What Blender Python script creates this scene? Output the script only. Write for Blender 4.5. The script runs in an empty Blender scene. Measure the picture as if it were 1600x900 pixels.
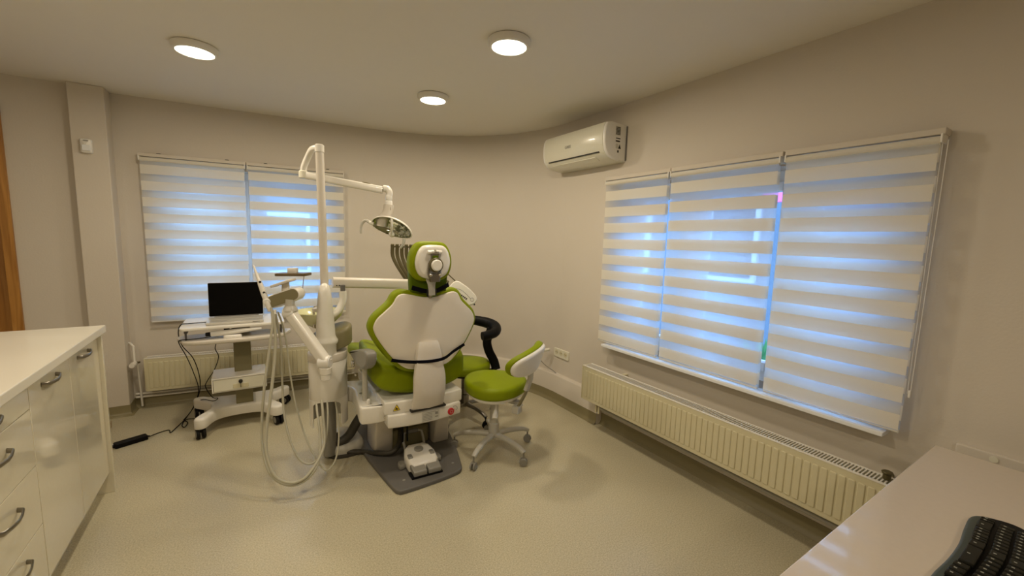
import bpy, bmesh, math, random
from mathutils import Vector, Matrix
random.seed(7)
PI = math.pi
S = bpy.context.scene
COL = S.collection

# ------------------------------------------------------------------ camera, world, exposure
cam_d = bpy.data.cameras.new('camera'); cam = bpy.data.objects.new('camera', cam_d); COL.objects.link(cam)
f_px, yaw, pitch, roll = 644.47, .5718, .119, .0282
cy, sy, cp, sp = math.cos(yaw), math.sin(yaw), math.cos(pitch), math.sin(pitch)
FW = Vector((sy*cp, cy*cp, -sp)); RT = Vector((cy, -sy, 0)); UP = RT.cross(FW)
R2 = RT*math.cos(roll) + UP*math.sin(roll); U2 = -RT*math.sin(roll) + UP*math.cos(roll)
cam.matrix_world = Matrix(((R2.x, U2.x, -FW.x, 0), (R2.y, U2.y, -FW.y, 0), (R2.z, U2.z, -FW.z, 1.45), (0, 0, 0, 1)))
cam_d.sensor_width = 36; cam_d.lens = f_px*36/1600; cam_d.clip_start = .02
S.camera = cam
S.view_settings.view_transform = 'Standard'; S.view_settings.look = 'None'
S.view_settings.gamma = 1; S.view_settings.use_curve_mapping = False
S.view_settings.exposure = 0.0
LAMP_W = 11.5            # watts of each ceiling lamp
LAMP_COL = (1.0, .85, .64)
DAY = 9.0               # strength of the overcast daylight
w = bpy.data.worlds.new('sky'); S.world = w; w.use_nodes = True
bgn = w.node_tree.nodes['Background']; bgn.inputs[0].default_value = (.32, .58, 1.0, 1); bgn.inputs[1].default_value = DAY

# ------------------------------------------------------------------ materials
def mat(name, col, rough=.5, metal=0, coat=0, spec=.5, emit=None, es=0, bump=None, noise=None, trans=0):
    m = bpy.data.materials.new(name); m.use_nodes = True
    nt = m.node_tree; b = nt.nodes['Principled BSDF']
    b.inputs['Base Color'].default_value = (*col, 1); b.inputs['Roughness'].default_value = rough
    b.inputs['Metallic'].default_value = metal; b.inputs['Coat Weight'].default_value = coat
    b.inputs['Specular IOR Level'].default_value = spec
    if emit: b.inputs['Emission Color'].default_value = (*emit, 1); b.inputs['Emission Strength'].default_value = es
    tc = nt.nodes.new('ShaderNodeTexCoord')
    sc, amt = noise if noise else (60, .03)      # a faint mottling of the colour
    n = nt.nodes.new('ShaderNodeTexNoise'); n.inputs['Scale'].default_value = sc; n.inputs['Detail'].default_value = 4
    nt.links.new(tc.outputs['Object'], n.inputs['Vector'])
    r = nt.nodes.new('ShaderNodeMix'); r.data_type = 'RGBA'
    r.inputs['A'].default_value = (*[c*(1-amt) for c in col], 1); r.inputs['B'].default_value = (*[min(1, c*(1+amt)) for c in col], 1)
    nt.links.new(n.outputs['Fac'], r.inputs['Factor']); nt.links.new(r.outputs['Result'], b.inputs['Base Color'])
    if bump:
        n2 = nt.nodes.new('ShaderNodeTexNoise'); n2.inputs['Scale'].default_value = bump[0]; n2.inputs['Detail'].default_value = 5
        nt.links.new(tc.outputs['Object'], n2.inputs['Vector'])
        bp = nt.nodes.new('ShaderNodeBump'); bp.inputs['Strength'].default_value = bump[1]; bp.inputs['Distance'].default_value = .004
        nt.links.new(n2.outputs['Fac'], bp.inputs['Height']); nt.links.new(bp.outputs['Normal'], b.inputs['Normal'])
    return m
M = {}
M['wall'] = mat('wall_paint', (.64, .585, .505), .8, noise=(3, .02), bump=(90, .18), spec=.25)
M['ceiling'] = mat('ceiling_paint', (.80, .765, .69), .9, noise=(2, .02), spec=.2)
M['skirt'] = mat('skirting_vinyl', (.24, .205, .105), .45, noise=(300, .10))
M['white'] = mat('white_enamel', (.80, .77, .70), .25, coat=.3)
M['gloss'] = mat('white_gloss_lacquer', (.74, .69, .54), .07, coat=.8)
M['counter'] = mat('counter_laminate', (.78, .745, .64), .28, noise=(400, .05), coat=.2)
M['desk'] = mat('desk_laminate', (.64, .56, .47), .10, coat=.5)
M['cream'] = mat('cream_radiator_enamel', (.64, .59, .40), .3, coat=.2)
M['plastic'] = mat('white_plastic', (.80, .78, .73), .35)
M['acplastic'] = mat('air_conditioner_plastic', (.74, .72, .60), .28, coat=.3)
M['shell'] = mat('pale_grey_shell', (.76, .70, .60), .38, noise=(8, .02))
M['strut'] = mat('warm_grey_shell', (.68, .63, .55), .3, coat=.2)
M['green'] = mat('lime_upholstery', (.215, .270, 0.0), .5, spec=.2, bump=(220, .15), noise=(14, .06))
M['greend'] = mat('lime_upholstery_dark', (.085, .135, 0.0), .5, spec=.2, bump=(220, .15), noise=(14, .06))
M['black'] = mat('black_plastic', (.004, .004, .005), .5, spec=.15)
M['webbing'] = mat('black_webbing', (.004, .004, .008), .9, spec=.1, bump=(500, .3))
M['rubber'] = mat('dark_rubber', (.010, .009, .008), .6, spec=.2)
M['grey'] = mat('grey_plastic', (.26, .25, .22), .45)
M['dgrey'] = mat('dark_grey_paint', (.135, .128, .118), .5, spec=.25, noise=(200, .06))
M['lgrey'] = mat('light_grey_metal', (.50, .48, .42), .35)
M['olive'] = mat('olive_grey_panel', (.21, .185, .095), .45)
M['chrome'] = mat('polished_chrome', (.75, .73, .70), .08, metal=1)
M['steel'] = mat('brushed_steel', (.30, .28, .24), .30, metal=1, noise=(80, .08))
M['mirror'] = mat('lamp_reflector', (.55, .57, .46), .05, metal=1, bump=(14, .6))
M['bronze'] = mat('bronze_brown_tube', (.095, .078, .030), .4, metal=.2)
M['amber'] = mat('amber_tray_plastic', (.10, .065, .018), .35)
M['bowl'] = mat('cuspidor_bowl', (.66, .66, .40), .15, coat=.5)
M['hose'] = mat('pale_hose', (.47, .45, .35), .4)
M['conduit'] = mat('grey_conduit', (.05, .045, .035), .5, spec=.3)
M['screen'] = mat('laptop_screen_glass', (.002, .002, .002), .06, spec=.12)
M['silver'] = mat('silver_laptop_body', (.62, .60, .54), .3, metal=.3)
M['key'] = mat('dark_key_plastic', (.009, .009, .006), .45, spec=.25)
M['legend'] = mat('key_legend', (.32, .32, .28), .5)
M['teal'] = mat('grey_green_keyboard_body', (.06, .078, .07), .4, spec=.3)
M['red'] = mat('red_button', (.50, .012, .02), .35)
M['yellow'] = mat('yellow_warning_label', (.80, .58, .02), .5)
M['label'] = mat('printed_label', (.58, .57, .50), .5, noise=(300, .2))
M['ink'] = mat('dark_ink', (.012, .011, .009), .6)
M['card'] = mat('brown_cardboard', (.42, .30, .15), .8)
M['plasterout'] = mat('pale_blue_render', (.14, .165, .20), .9, noise=(.8, .25))
M['pink'] = mat('pink_awning_cloth', (.75, .13, .38), .7)
M['gravel'] = mat('pale_gravel', (.45, .48, .5), .9, noise=(20, .5))
M['leaf'] = mat('green_leaf', (.08, .28, .08), .6)
M['bluepot'] = mat('blue_planter', (.05, .16, .40), .5)
M['pvc'] = mat('white_window_profile', (.80, .82, .84), .35)
M['roof'] = mat('grey_roof_tiles', (.2, .22, .26), .8)
# wood
m = mat('honey_wood', (.42, .20, .04), .35); nt = m.node_tree; b = nt.nodes['Principled BSDF']
tc = nt.nodes.new('ShaderNodeTexCoord'); mp = nt.nodes.new('ShaderNodeMapping'); mp.inputs['Scale'].default_value = (22, 22, 1.2)
n = nt.nodes.new('ShaderNodeTexNoise'); n.inputs['Scale'].default_value = 1.6; n.inputs['Detail'].default_value = 7; n.inputs['Distortion'].default_value = .6
cr = nt.nodes.new('ShaderNodeValToRGB'); cr.color_ramp.elements[0].color = (.30, .125, .018, 1); cr.color_ramp.elements[1].color = (.55, .27, .06, 1)
cr.color_ramp.elements[0].position = .3; cr.color_ramp.elements[1].position = .7
nt.links.new(tc.outputs['Object'], mp.inputs[0]); nt.links.new(mp.outputs[0], n.inputs['Vector']); nt.links.new(n.outputs['Fac'], cr.inputs[0]); nt.links.new(cr.outputs[0], b.inputs['Base Color'])
M['wood'] = m
# speckled vinyl floor
m = mat('speckled_vinyl_floor', (.4, .36, .25), .30, spec=.4); nt = m.node_tree; b = nt.nodes['Principled BSDF']
tc = nt.nodes.new('ShaderNodeTexCoord')
n = nt.nodes.new('ShaderNodeTexNoise'); n.inputs['Scale'].default_value = 150; n.inputs['Detail'].default_value = 3; n.inputs['Roughness'].default_value = .7
n2 = nt.nodes.new('ShaderNodeTexNoise'); n2.inputs['Scale'].default_value = 2.2; n2.inputs['Detail'].default_value = 3
cr = nt.nodes.new('ShaderNodeValToRGB'); e = cr.color_ramp.elements
e[0].position = .32; e[0].color = (.38, .345, .24, 1); e[1].position = .68; e[1].color = (.63, .575, .415, 1)
mx = nt.nodes.new('ShaderNodeMix'); mx.data_type = 'RGBA'; mx.blend_type = 'MULTIPLY'; mx.inputs['Factor'].default_value = 1
cr2 = nt.nodes.new('ShaderNodeValToRGB'); cr2.color_ramp.elements[0].color = (.90, .89, .86, 1); cr2.color_ramp.elements[1].color = (1, 1, 1, 1)
nt.links.new(tc.outputs['Object'], n.inputs['Vector']); nt.links.new(tc.outputs['Object'], n2.inputs['Vector'])
nt.links.new(n.outputs['Fac'], cr.inputs[0]); nt.links.new(n2.outputs['Fac'], cr2.inputs[0])
nt.links.new(cr.outputs[0], mx.inputs['A']); nt.links.new(cr2.outputs[0], mx.inputs['B']); nt.links.new(mx.outputs['Result'], b.inputs['Base Color'])
M['floor'] = m
def clothmat(name, col, tr, op):     # woven blind cloth: part diffuse, part translucent, part see-through weave
    m = bpy.data.materials.new(name); m.use_nodes = True; nt = m.node_tree; nt.nodes.clear()
    out = nt.nodes.new('ShaderNodeOutputMaterial'); d = nt.nodes.new('ShaderNodeBsdfDiffuse'); t = nt.nodes.new('ShaderNodeBsdfTranslucent')
    p = nt.nodes.new('ShaderNodeBsdfTransparent'); m1 = nt.nodes.new('ShaderNodeMixShader'); m2 = nt.nodes.new('ShaderNodeMixShader')
    d.inputs[0].default_value = (*col, 1); t.inputs[0].default_value = (*col, 1)
    tcn = nt.nodes.new('ShaderNodeTexCoord'); nz = nt.nodes.new('ShaderNodeTexNoise'); nz.inputs['Scale'].default_value = 160
    mm = nt.nodes.new('ShaderNodeMapRange'); mm.inputs['To Min'].default_value = max(0, tr-.04); mm.inputs['To Max'].default_value = tr+.04
    nt.links.new(tcn.outputs['Object'], nz.inputs['Vector']); nt.links.new(nz.outputs['Fac'], mm.inputs[0]); nt.links.new(mm.outputs[0], m1.inputs[0])
    m2.inputs[0].default_value = op
    nt.links.new(d.outputs[0], m1.inputs[1]); nt.links.new(t.outputs[0], m1.inputs[2])
    nt.links.new(p.outputs[0], m2.inputs[1]); nt.links.new(m1.outputs[0], m2.inputs[2]); nt.links.new(m2.outputs[0], out.inputs[0])
    return m
M['cloth'] = clothmat('cream_blind_cloth', (.86, .82, .72), .33, 1.0)
M['sheer'] = clothmat('sheer_blind_mesh', (.92, .95, .98), .85, .52)
m = bpy.data.materials.new('window_glass'); m.use_nodes = True; nt = m.node_tree; nt.nodes.clear()
out = nt.nodes.new('ShaderNodeOutputMaterial'); p = nt.nodes.new('ShaderNodeBsdfTransparent'); g = nt.nodes.new('ShaderNodeBsdfGlossy'); g.inputs['Roughness'].default_value = .02
mx = nt.nodes.new('ShaderNodeMixShader'); lw = nt.nodes.new('ShaderNodeLayerWeight'); lw.inputs[0].default_value = .2
p.inputs[0].default_value = (.93, .97, 1, 1)
nt.links.new(lw.outputs['Fresnel'], mx.inputs[0]); nt.links.new(p.outputs[0], mx.inputs[1]); nt.links.new(g.outputs[0], mx.inputs[2]); nt.links.new(mx.outputs[0], out.inputs[0])
M['glass'] = m
m = mat('clear_plastic', (.8, .8, .75), .1); m.node_tree.nodes['Principled BSDF'].inputs['Alpha'].default_value = .45; M['clear'] = m
m = mat('lamp_diffuser', (.9, .9, .85), .5, emit=(1, .93, .74), es=7.0); M['diffuser'] = m

# ------------------------------------------------------------------ mesh helpers
def frame(o, u, v, w=None):
    u = Vector(u).normalized(); v = Vector(v); v = (v - u*v.dot(u)).normalized()
    w = u.cross(v) if w is None else Vector(w)
    return Matrix(((u.x, v.x, w.x, o[0]), (u.y, v.y, w.y, o[1]), (u.z, v.z, w.z, o[2]), (0, 0, 0, 1)))
def rotz(a, o=(0, 0, 0)): return Matrix.Translation(o) @ Matrix.Rotation(a, 4, 'Z')
def rrect(wd, h, r, n=5, cx=0, cy=0):
    o = []
    for (sx, sy_, a0) in ((1, 1, 0), (-1, 1, PI/2), (-1, -1, PI), (1, -1, 3*PI/2)):
        for i in range(n+1):
            a = a0 + PI/2*i/n
            o.append((cx + sx*(wd/2-r) + r*math.cos(a), cy + sy_*(h/2-r) + r*math.sin(a)))
    return o
def circ(r, n=24, cx=0, cy=0): return [(cx+r*math.cos(2*PI*i/n), cy+r*math.sin(2*PI*i/n)) for i in range(n)]
def smooth(pts, k=5, closed=True):
    n = len(pts); o = []; P = [Vector(p) for p in pts]
    rng = range(n) if closed else range(n-1)
    for i in rng:
        if closed: a, b_, c_, d = P[(i-1) % n], P[i], P[(i+1) % n], P[(i+2) % n]
        else: a, b_, c_, d = P[max(0, i-1)], P[i], P[i+1], P[min(n-1, i+2)]
        for j in range(k):
            t = j/k
            o.append(.5*((2*b_) + (c_-a)*t + (2*a-5*b_+4*c_-d)*t*t + (3*b_-a-3*c_+d)*t**3))
    if not closed: o.append(P[-1])
    return [tuple(p) for p in o]
def mirror(half):      # half outline from bottom centre up the right side to top centre -> whole, counter-clockwise
    return list(half) + [(-x, y) for x, y in reversed(half[1:-1])]
class G:
    def __init__(s, fr=None): s.bm = bmesh.new(); s.fr = fr or Matrix(); s.mi = 0
    def put(s, vs): return [s.bm.verts.new(s.fr @ Vector(v)) for v in vs]
    def face(s, vs, mi=None):
        try: fc = s.bm.faces.new(vs); fc.material_index = s.mi if mi is None else mi; fc.smooth = True; return fc
        except ValueError: return None
    def box(s, c, d, bev=0, rot=None, seg=2):
        T = Matrix.Translation(c) @ (rot or Matrix())
        sx, sy_, sz = d[0]/2, d[1]/2, d[2]/2
        vs = s.put([T @ Vector((x*sx, y*sy_, z*sz)) for x in (-1, 1) for y in (-1, 1) for z in (-1, 1)])
        fs = [s.face([vs[i] for i in q]) for q in ((0, 1, 3, 2), (4, 6, 7, 5), (0, 4, 5, 1), (2, 3, 7, 6), (0, 2, 6, 4), (1, 5, 7, 3))]
        for fc in fs: fc.smooth = False          # flat faces stay flat, only the bevels are shaded smooth
        if bev:
            es = {e for fc in fs for e in fc.edges}
            r = bmesh.ops.bevel(s.bm, geom=list(es), offset=min(bev, min(d)*.49), segments=seg, affect='EDGES', profile=.5)
            ax3 = [((s.fr @ T).to_3x3().col[k]).normalized() for k in range(3)]
            for fc in r['faces']:
                fc.material_index = s.mi; fc.normal_update()
                fc.smooth = not any(abs(fc.normal.dot(a)) > .9995 for a in ax3)
        return s
    def bx(s, x0, x1, y0, y1, z0, z1, bev=0, seg=2): return s.box(((x0+x1)/2, (y0+y1)/2, (z0+z1)/2), (abs(x1-x0), abs(y1-y0), abs(z1-z0)), bev, None, seg)
    def rings(s, rr, cap=(1, 1), closed=True):
        R = [s.put(r) for r in rr]; n = len(R[0])
        for a, b_ in zip(R, R[1:]):
            for i in range(n if closed else n-1): s.face([a[i], a[(i+1) % n], b_[(i+1) % n], b_[i]])
        for fl, r, rev in ((cap[0], R[0], True), (cap[1], R[-1], False)):
            if fl == 2 and closed:
                fc = s.face(r[::-1] if rev else r)
                if fc: fc.smooth = False
            elif fl and closed:
                c = Vector((0, 0, 0))
                for v in r: c += v.co
                cv = s.bm.verts.new(c/len(r))
                for i in range(n):
                    q = [r[i], r[(i+1) % n], cv]; s.face(q[::-1] if rev else q)
        return s
    def slab(s, ol, z0, z1, r0=0, r1=0, fr=None, crown=0, n=4, curve=None):
        """outline in (u,v), thickness along w with rounded rims; crown domes the upper face; curve(u,v)->dw bends it"""
        N = len(ol); P = [Vector((p[0], p[1], 0)) for p in ol]; nr = []
        area = sum(P[i].x*P[(i+1) % N].y-P[(i+1) % N].x*P[i].y for i in range(N)); sg = 1 if area > 0 else -1
        for i in range(N):
            a = (P[i]-P[i-1]); b_ = (P[(i+1) % N]-P[i])
            if a.length < 1e-9: a = b_
            if b_.length < 1e-9: b_ = a
            t = (a.normalized()+b_.normalized())
            t = t.normalized() if t.length > 1e-6 else a.normalized()
            nr.append(Vector((t.y, -t.x, 0))*sg)
        c = sum(P, Vector((0, 0, 0)))/N
        prof = []
        if r0: prof += [(r0*(1-math.sin(PI/2*i/n)), z0+r0*(1-math.cos(PI/2*i/n))) for i in range(n+1)]
        else: prof.append((0, z0))
        if r1: prof += [(r1*(1-math.cos(PI/2*i/n)), z1-r1*(1-math.sin(PI/2*i/n))) for i in range(n+1)]
        else: prof.append((0, z1))
        F = fr or Matrix(); rr = []
        cf = curve or (lambda u, v: 0)
        def P3(p, z): return F @ Vector((p.x, p.y, z+cf(p.x, p.y)))
        for (i_, z) in prof: rr.append([P3(P[k]-nr[k]*i_, z) for k in range(N)])
        last = [P[k]-nr[k]*prof[-1][0] for k in range(N)]; first = [P[k]-nr[k]*prof[0][0] for k in range(N)]
        flatcap = not crown and curve is None
        for t in (() if flatcap else (.8, .6, .4, .2)): rr.append([P3(c+(q-c)*t, z1+crown*(1-t*t)) for q in last])
        if curve:
            pre = [[P3(c+(q-c)*t, z0) for q in first] for t in (.2, .4, .6, .8)]
            rr = pre + rr
        if area < 0: rr = [r[::-1] for r in rr]
        return s.rings(rr, (2, 2) if flatcap else (1, 1))
    def prism(s, ol, z0, z1, fr=None, bev=0): return s.slab(ol, z0, z1, bev, bev, fr, n=2 if bev else 1)
    def tube(s, pts, r, n=10, closed=False, sm=0, flat=None, cap=True):
        if sm: pts = smooth([tuple(p) for p in pts], sm, closed)
        P = [Vector(p) for p in pts]; k = len(P)
        if not isinstance(r, (list, tuple)): r = [r]*k
        elif len(r) != k: r = [r[min(len(r)-1, int(i*(len(r)-1)/(k-1)))]*(1-((i*(len(r)-1)/(k-1)) % 1)) + r[min(len(r)-1, int(i*(len(r)-1)/(k-1))+1)]*((i*(len(r)-1)/(k-1)) % 1) for i in range(k)]
        up = Vector((0, 0, 1)); rr = []; prev = None
        for i in range(k):
            t = (P[(i+1) % k]-P[i-1]) if closed else (P[min(k-1, i+1)]-P[max(0, i-1)])
            t = t.normalized() if t.length > 1e-9 else Vector((0, 0, 1))
            if prev is None:
                a = flat and Vector(flat) or (up if abs(t.z) < .95 else Vector((1, 0, 0)))
                u_ = (a - t*a.dot(t)).normalized()
            else: u_ = (prev - t*prev.dot(t)).normalized()
            prev = u_; v_ = t.cross(u_)
            ring = []
            for j in range(n):
                a = 2*PI*j/n; ri = r[i]
                if isinstance(ri, tuple): ring.append(P[i]+u_*(ri[0]*math.cos(a))+v_*(ri[1]*math.sin(a)))
                else: ring.append(P[i]+(u_*math.cos(a)+v_*math.sin(a))*ri)
            rr.append(ring)
        if closed: rr.append(rr[0]); return s.rings(rr, (0, 0))
        return s.rings(rr, (1, 1) if cap else (0, 0))
    def rtube(s, pts, wd, h, rr_=.3, up=(0, 0, 1), sm=0, scale=None, n=3):
        """rounded-rectangle section swept along a path; wd across, h along up"""
        if sm: pts = smooth([tuple(p) for p in pts], sm, False)
        P = [Vector(p) for p in pts]; k = len(P); R = []
        for i in range(k):
            t = (P[min(k-1, i+1)]-P[max(0, i-1)]).normalized(); u_ = Vector(up); u_ = (u_-t*u_.dot(t)).normalized(); v_ = t.cross(u_)
            q = 1 if scale is None else scale[0]+(scale[1]-scale[0])*i/(k-1)
            W, H_ = wd*q, h*q
            R.append([P[i]+v_*x+u_*y for x, y in rrect(W, H_, min(W, H_)*rr_, n)])
        return s.rings([r[::-1] for r in R])
    def lathe(s, prof, fr=None, n=32, a0=0, a1=2*PI):
        F = fr or Matrix(); full = abs(a1-a0-2*PI) < 1e-6
        rr = [[F @ Vector((r*math.cos(a0+(a1-a0)*i/n), r*math.sin(a0+(a1-a0)*i/n), z)) for i in range(n if full else n+1)] for r, z in prof]
        return s.rings(rr, (1 if full and prof[0][0] > 1e-6 else 0, 1 if full and prof[-1][0] > 1e-6 else 0), closed=full)
    def cyl(s, a, b_, r, n=20, bev=0):
        a = Vector(a); b_ = Vector(b_); d = b_-a; L = d.length
        u = Vector((1, 0, 0)) if abs(d.normalized().x) < .9 else Vector((0, 1, 0))
        w_ = d.normalized(); u = (u-w_*u.dot(w_)).normalized(); v = w_.cross(u)
        F = Matrix(((u.x, v.x, w_.x, a.x), (u.y, v.y, w_.y, a.y), (u.z, v.z, w_.z, a.z), (0, 0, 0, 1)))
        pr = [(r, 0), (r, L)] if not bev else [(r-bev, 0), (r, bev), (r, L-bev), (r-bev, L)]
        return s.lathe(pr, F, n)
    def sphere(s, c, r, n=16, sc=(1, 1, 1)):
        pr = [(max(1e-5, math.sin(PI*i/(n//2))), -math.cos(PI*i/(n//2))) for i in range(n//2+1)]
        F = Matrix.Translation(c) @ Matrix.Diagonal((r*sc[0], r*sc[1], r*sc[2], 1))
        return s.lathe(pr, F, n)
    def build(s, name, mats, parent=None, origin=None, ang=40):
        bmesh.ops.remove_doubles(s.bm, verts=s.bm.verts, dist=1e-6)
        bmesh.ops.recalc_face_normals(s.bm, faces=s.bm.faces)
        me = bpy.data.meshes.new(name)
        if parent is not None: s.bm.transform(world_of(parent).inverted())
        elif origin is not None: s.bm.transform(Matrix.Translation(-Vector(origin)))
        s.bm.to_mesh(me); s.bm.free()
        if not isinstance(mats, (list, tuple)): mats = [mats]
        for m_ in mats: me.materials.append(M[m_] if isinstance(m_, str) else m_)
        sm_ = [p.use_smooth for p in me.polygons]; me.set_sharp_from_angle(angle=math.radians(ang)); me.polygons.foreach_set('use_smooth', sm_)
        o = bpy.data.objects.new(name, me); COL.objects.link(o)
        if parent is not None: o.parent = parent
        elif origin is not None: o.location = origin
        return o
def world_of(o):
    m_ = Matrix.LocRotScale(o.location, o.rotation_euler, o.scale)
    return world_of(o.parent) @ m_ if o.parent else m_
def thing(name, label, cat, loc=(0, 0, 0), rz=0, group=None):
    o = bpy.data.objects.new(name, None); COL.objects.link(o); o.empty_display_size = .1
    o.location = loc; o.rotation_euler = (0, 0, rz); return tag(o, label, cat, group)
def tag(o, label, cat, group=None):
    o['label'] = label; o['category'] = cat
    if group: o['group'] = group
    return o
def struct(o): o['kind'] = 'structure'; return o
def children(o): return [c for c in COL.objects if c.parent == o]
def copy_tree(o, parent=None):
    c = o.copy(); COL.objects.link(c); c.parent = parent
    for ch in children(o): copy_tree(ch, c)
    return c
def text_part(name, body, size, fr, material, parent, depth=.0006):
    cu = bpy.data.curves.new(name, 'FONT'); cu.body = body; cu.size = size; cu.extrude = depth; cu.align_x = 'CENTER'; cu.align_y = 'CENTER'
    t = bpy.data.objects.new(name, cu); COL.objects.link(t)
    dg = bpy.context.evaluated_depsgraph_get(); me = bpy.data.meshes.new_from_object(t.evaluated_get(dg))
    bpy.data.objects.remove(t)
    me.transform(world_of(parent).inverted() @ fr)
    me.materials.clear(); me.materials.append(M[material])
    o = bpy.data.objects.new(name, me); COL.objects.link(o); o.parent = parent
    return o

# ------------------------------------------------------------------ room shell
ZC = 2.44; XR = 2.345
def yB(x): return 4.242-.1069*x            # inner face of the back wall
plan = [(-.81, yB(-.81)), (.95, yB(.95)), (1.28, 4.085), (1.60, 3.975), (1.86, 3.815), (2.06, 3.62), (2.20, 3.40), (2.29, 3.17), (2.33, 2.98), (XR, 2.82)]
def wallstrip(pts, z0, z1, th=.18):
    g = G()
    outer = []
    for i, p in enumerate(pts):
        a = Vector(pts[max(0, i-1)]); b_ = Vector(pts[min(len(pts)-1, i+1)]); t = (b_-a).normalized()
        outer.append((p[0]-t.y*th, p[1]+t.x*th))
    for i in range(len(pts)-1):
        a, b_, c_, d = pts[i], pts[i+1], outer[i+1], outer[i]
        vs = g.put([(a[0], a[1], z0), (b_[0], b_[1], z0), (c_[0], c_[1], z0), (d[0], d[1], z0), (a[0], a[1], z1), (b_[0], b_[1], z1), (c_[0], c_[1], z1), (d[0], d[1], z1)])
        for q in ((0, 1, 2, 3), (4, 5, 6, 7), (0, 1, 5, 4), (2, 3, 7, 6)): g.face([vs[k] for k in q])
        if i == 0: g.face([vs[k] for k in (0, 3, 7, 4)])
        if i == len(pts)-2: g.face([vs[k] for k in (1, 2, 6, 5)])
    return g
YN = -2.6; XL = -2.4
g = G(); g.bx(XL-.2, XR+.3, YN-.2, 4.6, -.12, 0); struct(g.build('floor', 'floor'))
g = G(); g.bx(XL-.2, XR+.3, YN-.2, 4.6, ZC, ZC+.12); struct(g.build('ceiling', 'ceiling'))
# back wall with its window opening (window plane parallel to the wall)
UB = Vector((1, -.1069, 0)).normalized(); NB = Vector((-.1069, -1, 0)).normalized()   # NB points into the room
FB = frame((0, 4.242, 0), UB, (0, 0, 1), NB)        # (s, z, distance into the room)
FB = Matrix(((UB.x, 0, NB.x, 0), (UB.y, 0, NB.y, 4.242), (0, 1, 0, 0), (0, 0, 0, 1)))
g = G(FB)
W1 = (-.60, .72, .72, 1.95)                          # s0,s1,z0,z1 of window 1
TH = .24
g.bx(-.83, W1[0], 0, ZC, -TH, 0); g.bx(W1[1], 1.0, 0, ZC, -TH, 0); g.bx(W1[0], W1[1], 0, W1[2], -TH, 0); g.bx(W1[0], W1[1], W1[3], ZC, -TH, 0)
struct(g.build('wall_back', 'wall'))
struct(wallstrip(plan[1:], 0, ZC, .24).build('wall_corner', 'wall', ang=60))
W2 = (.56, 2.20, .674, 1.86)                          # y0,y1,z0,z1 of window 2
g = G(); g.bx(XR, XR+TH, W2[1], 2.84, 0, ZC); g.bx(XR, XR+TH, YN, W2[0], 0, ZC); g.bx(XR, XR+TH, W2[0], W2[1], 0, W2[2]); g.bx(XR, XR+TH, W2[0], W2[1], W2[3], ZC)
struct(g.build('wall_right', 'wall'))
g = G(); g.bx(XL-.2, XL, YN, 4.5, 0, ZC); struct(g.build('wall_left', 'wall'))
g = G(); g.bx(XL-.2, XR+.24, YN-.2, YN, 0, ZC); struct(g.build('wall_rear', 'wall'))
# pillar beside window 1, and the wall left of it carrying the wooden door
g = G(); g.bx(-1.005, -.815, 4.175, 4.50, 0, ZC, .006); struct(g.build('wall_pillar', 'wall'))
g = G(); g.bx(-1.345, -1.0, 4.255, 4.50, 0, ZC); g.bx(XL, -1.345, 4.255, 4.50, 2.24, ZC); g.bx(XL, -2.30, 4.255, 4.50, 0, 2.24)
struct(g.build('wall_far_left', 'wall'))
g = G(); g.bx(-1.40, -1.345, 4.235, 4.36, 0, 2.24, .004); g.bx(-2.30, -2.24, 4.235, 4.36, 0, 2.24, .004); g.bx(-2.30, -1.345, 4.235, 4.36, 2.18, 2.24, .004)
g.bx(-2.24, -1.40, 4.28, 4.32, 0, 2.18, .002)
for (a, b_) in ((.2, .95), (1.1, 1.95)): g.bx(-2.10, -1.54, 4.265, 4.29, a, b_, .008)
o = struct(g.build('door_1', 'wood'))
g = G(); g.cyl((-1.48, 4.28, 1.02), (-1.48, 4.22, 1.02), .011); g.tube([(-1.48, 4.225, 1.02), (-1.60, 4.225, 1.02)], .009); g.build('door_handle', 'steel', o)
# vinyl skirting, coved
def skirt(pts, name, h=.085):
    g = G(); prof = [(0, h), (.004, h), (.006, .03), (.014, .012), (.03, .002), (.03, -.002)]
    rr = []
    for i, p in enumerate(pts):
        a = Vector(pts[max(0, i-1)]); b_ = Vector(pts[min(len(pts)-1, i+1)]); t = (b_-a).normalized(); n_ = Vector((t.y, -t.x))
        rr.append([(p[0]+n_.x*d, p[1]+n_.y*d, z) for d, z in prof])
    g.rings(rr, closed=False); return struct(g.build(name, 'skirt', ang=60))
skirt([(-.812, yB(-.81)), (.90, yB(.90))], 'baseboard_back')
skirt([(-1.40, 4.255), (-1.005, 4.255)], 'baseboard_far_left')
skirt([(-1.005, 4.30), (-1.005, 4.175), (-.815, 4.175), (-.815, 4.32)], 'baseboard_pillar')
skirt([(XR, 2.26), (XR, YN)], 'baseboard_right')
# boxed-in ledge running round the curved corner
def offs(pts, d):
    o_ = []
    for i, p in enumerate(pts):
        a = Vector(pts[max(0, i-1)]); b_ = Vector(pts[min(len(pts)-1, i+1)]); t = (b_-a).normalized(); o_.append((p[0]+t.y*d, p[1]-t.x*d))
    return o_
lp = [(.93, yB(.93))] + plan[2:] + [(XR, 2.5), (XR, 2.262)]
lf = offs(lp, .055); LH = .245
g = G(); rr = [[(a[0], a[1], 0), (b_[0], b_[1], 0), (b_[0], b_[1], LH-.006), (b_[0]*.9+a[0]*.1, b_[1]*.9+a[1]*.1, LH), (a[0], a[1], LH)] for a, b_ in zip(lp, lf)]
g.rings(rr); struct(g.build('trim_1', 'wall', ang=50))
skirt(lf, 'baseboard_corner')

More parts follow.
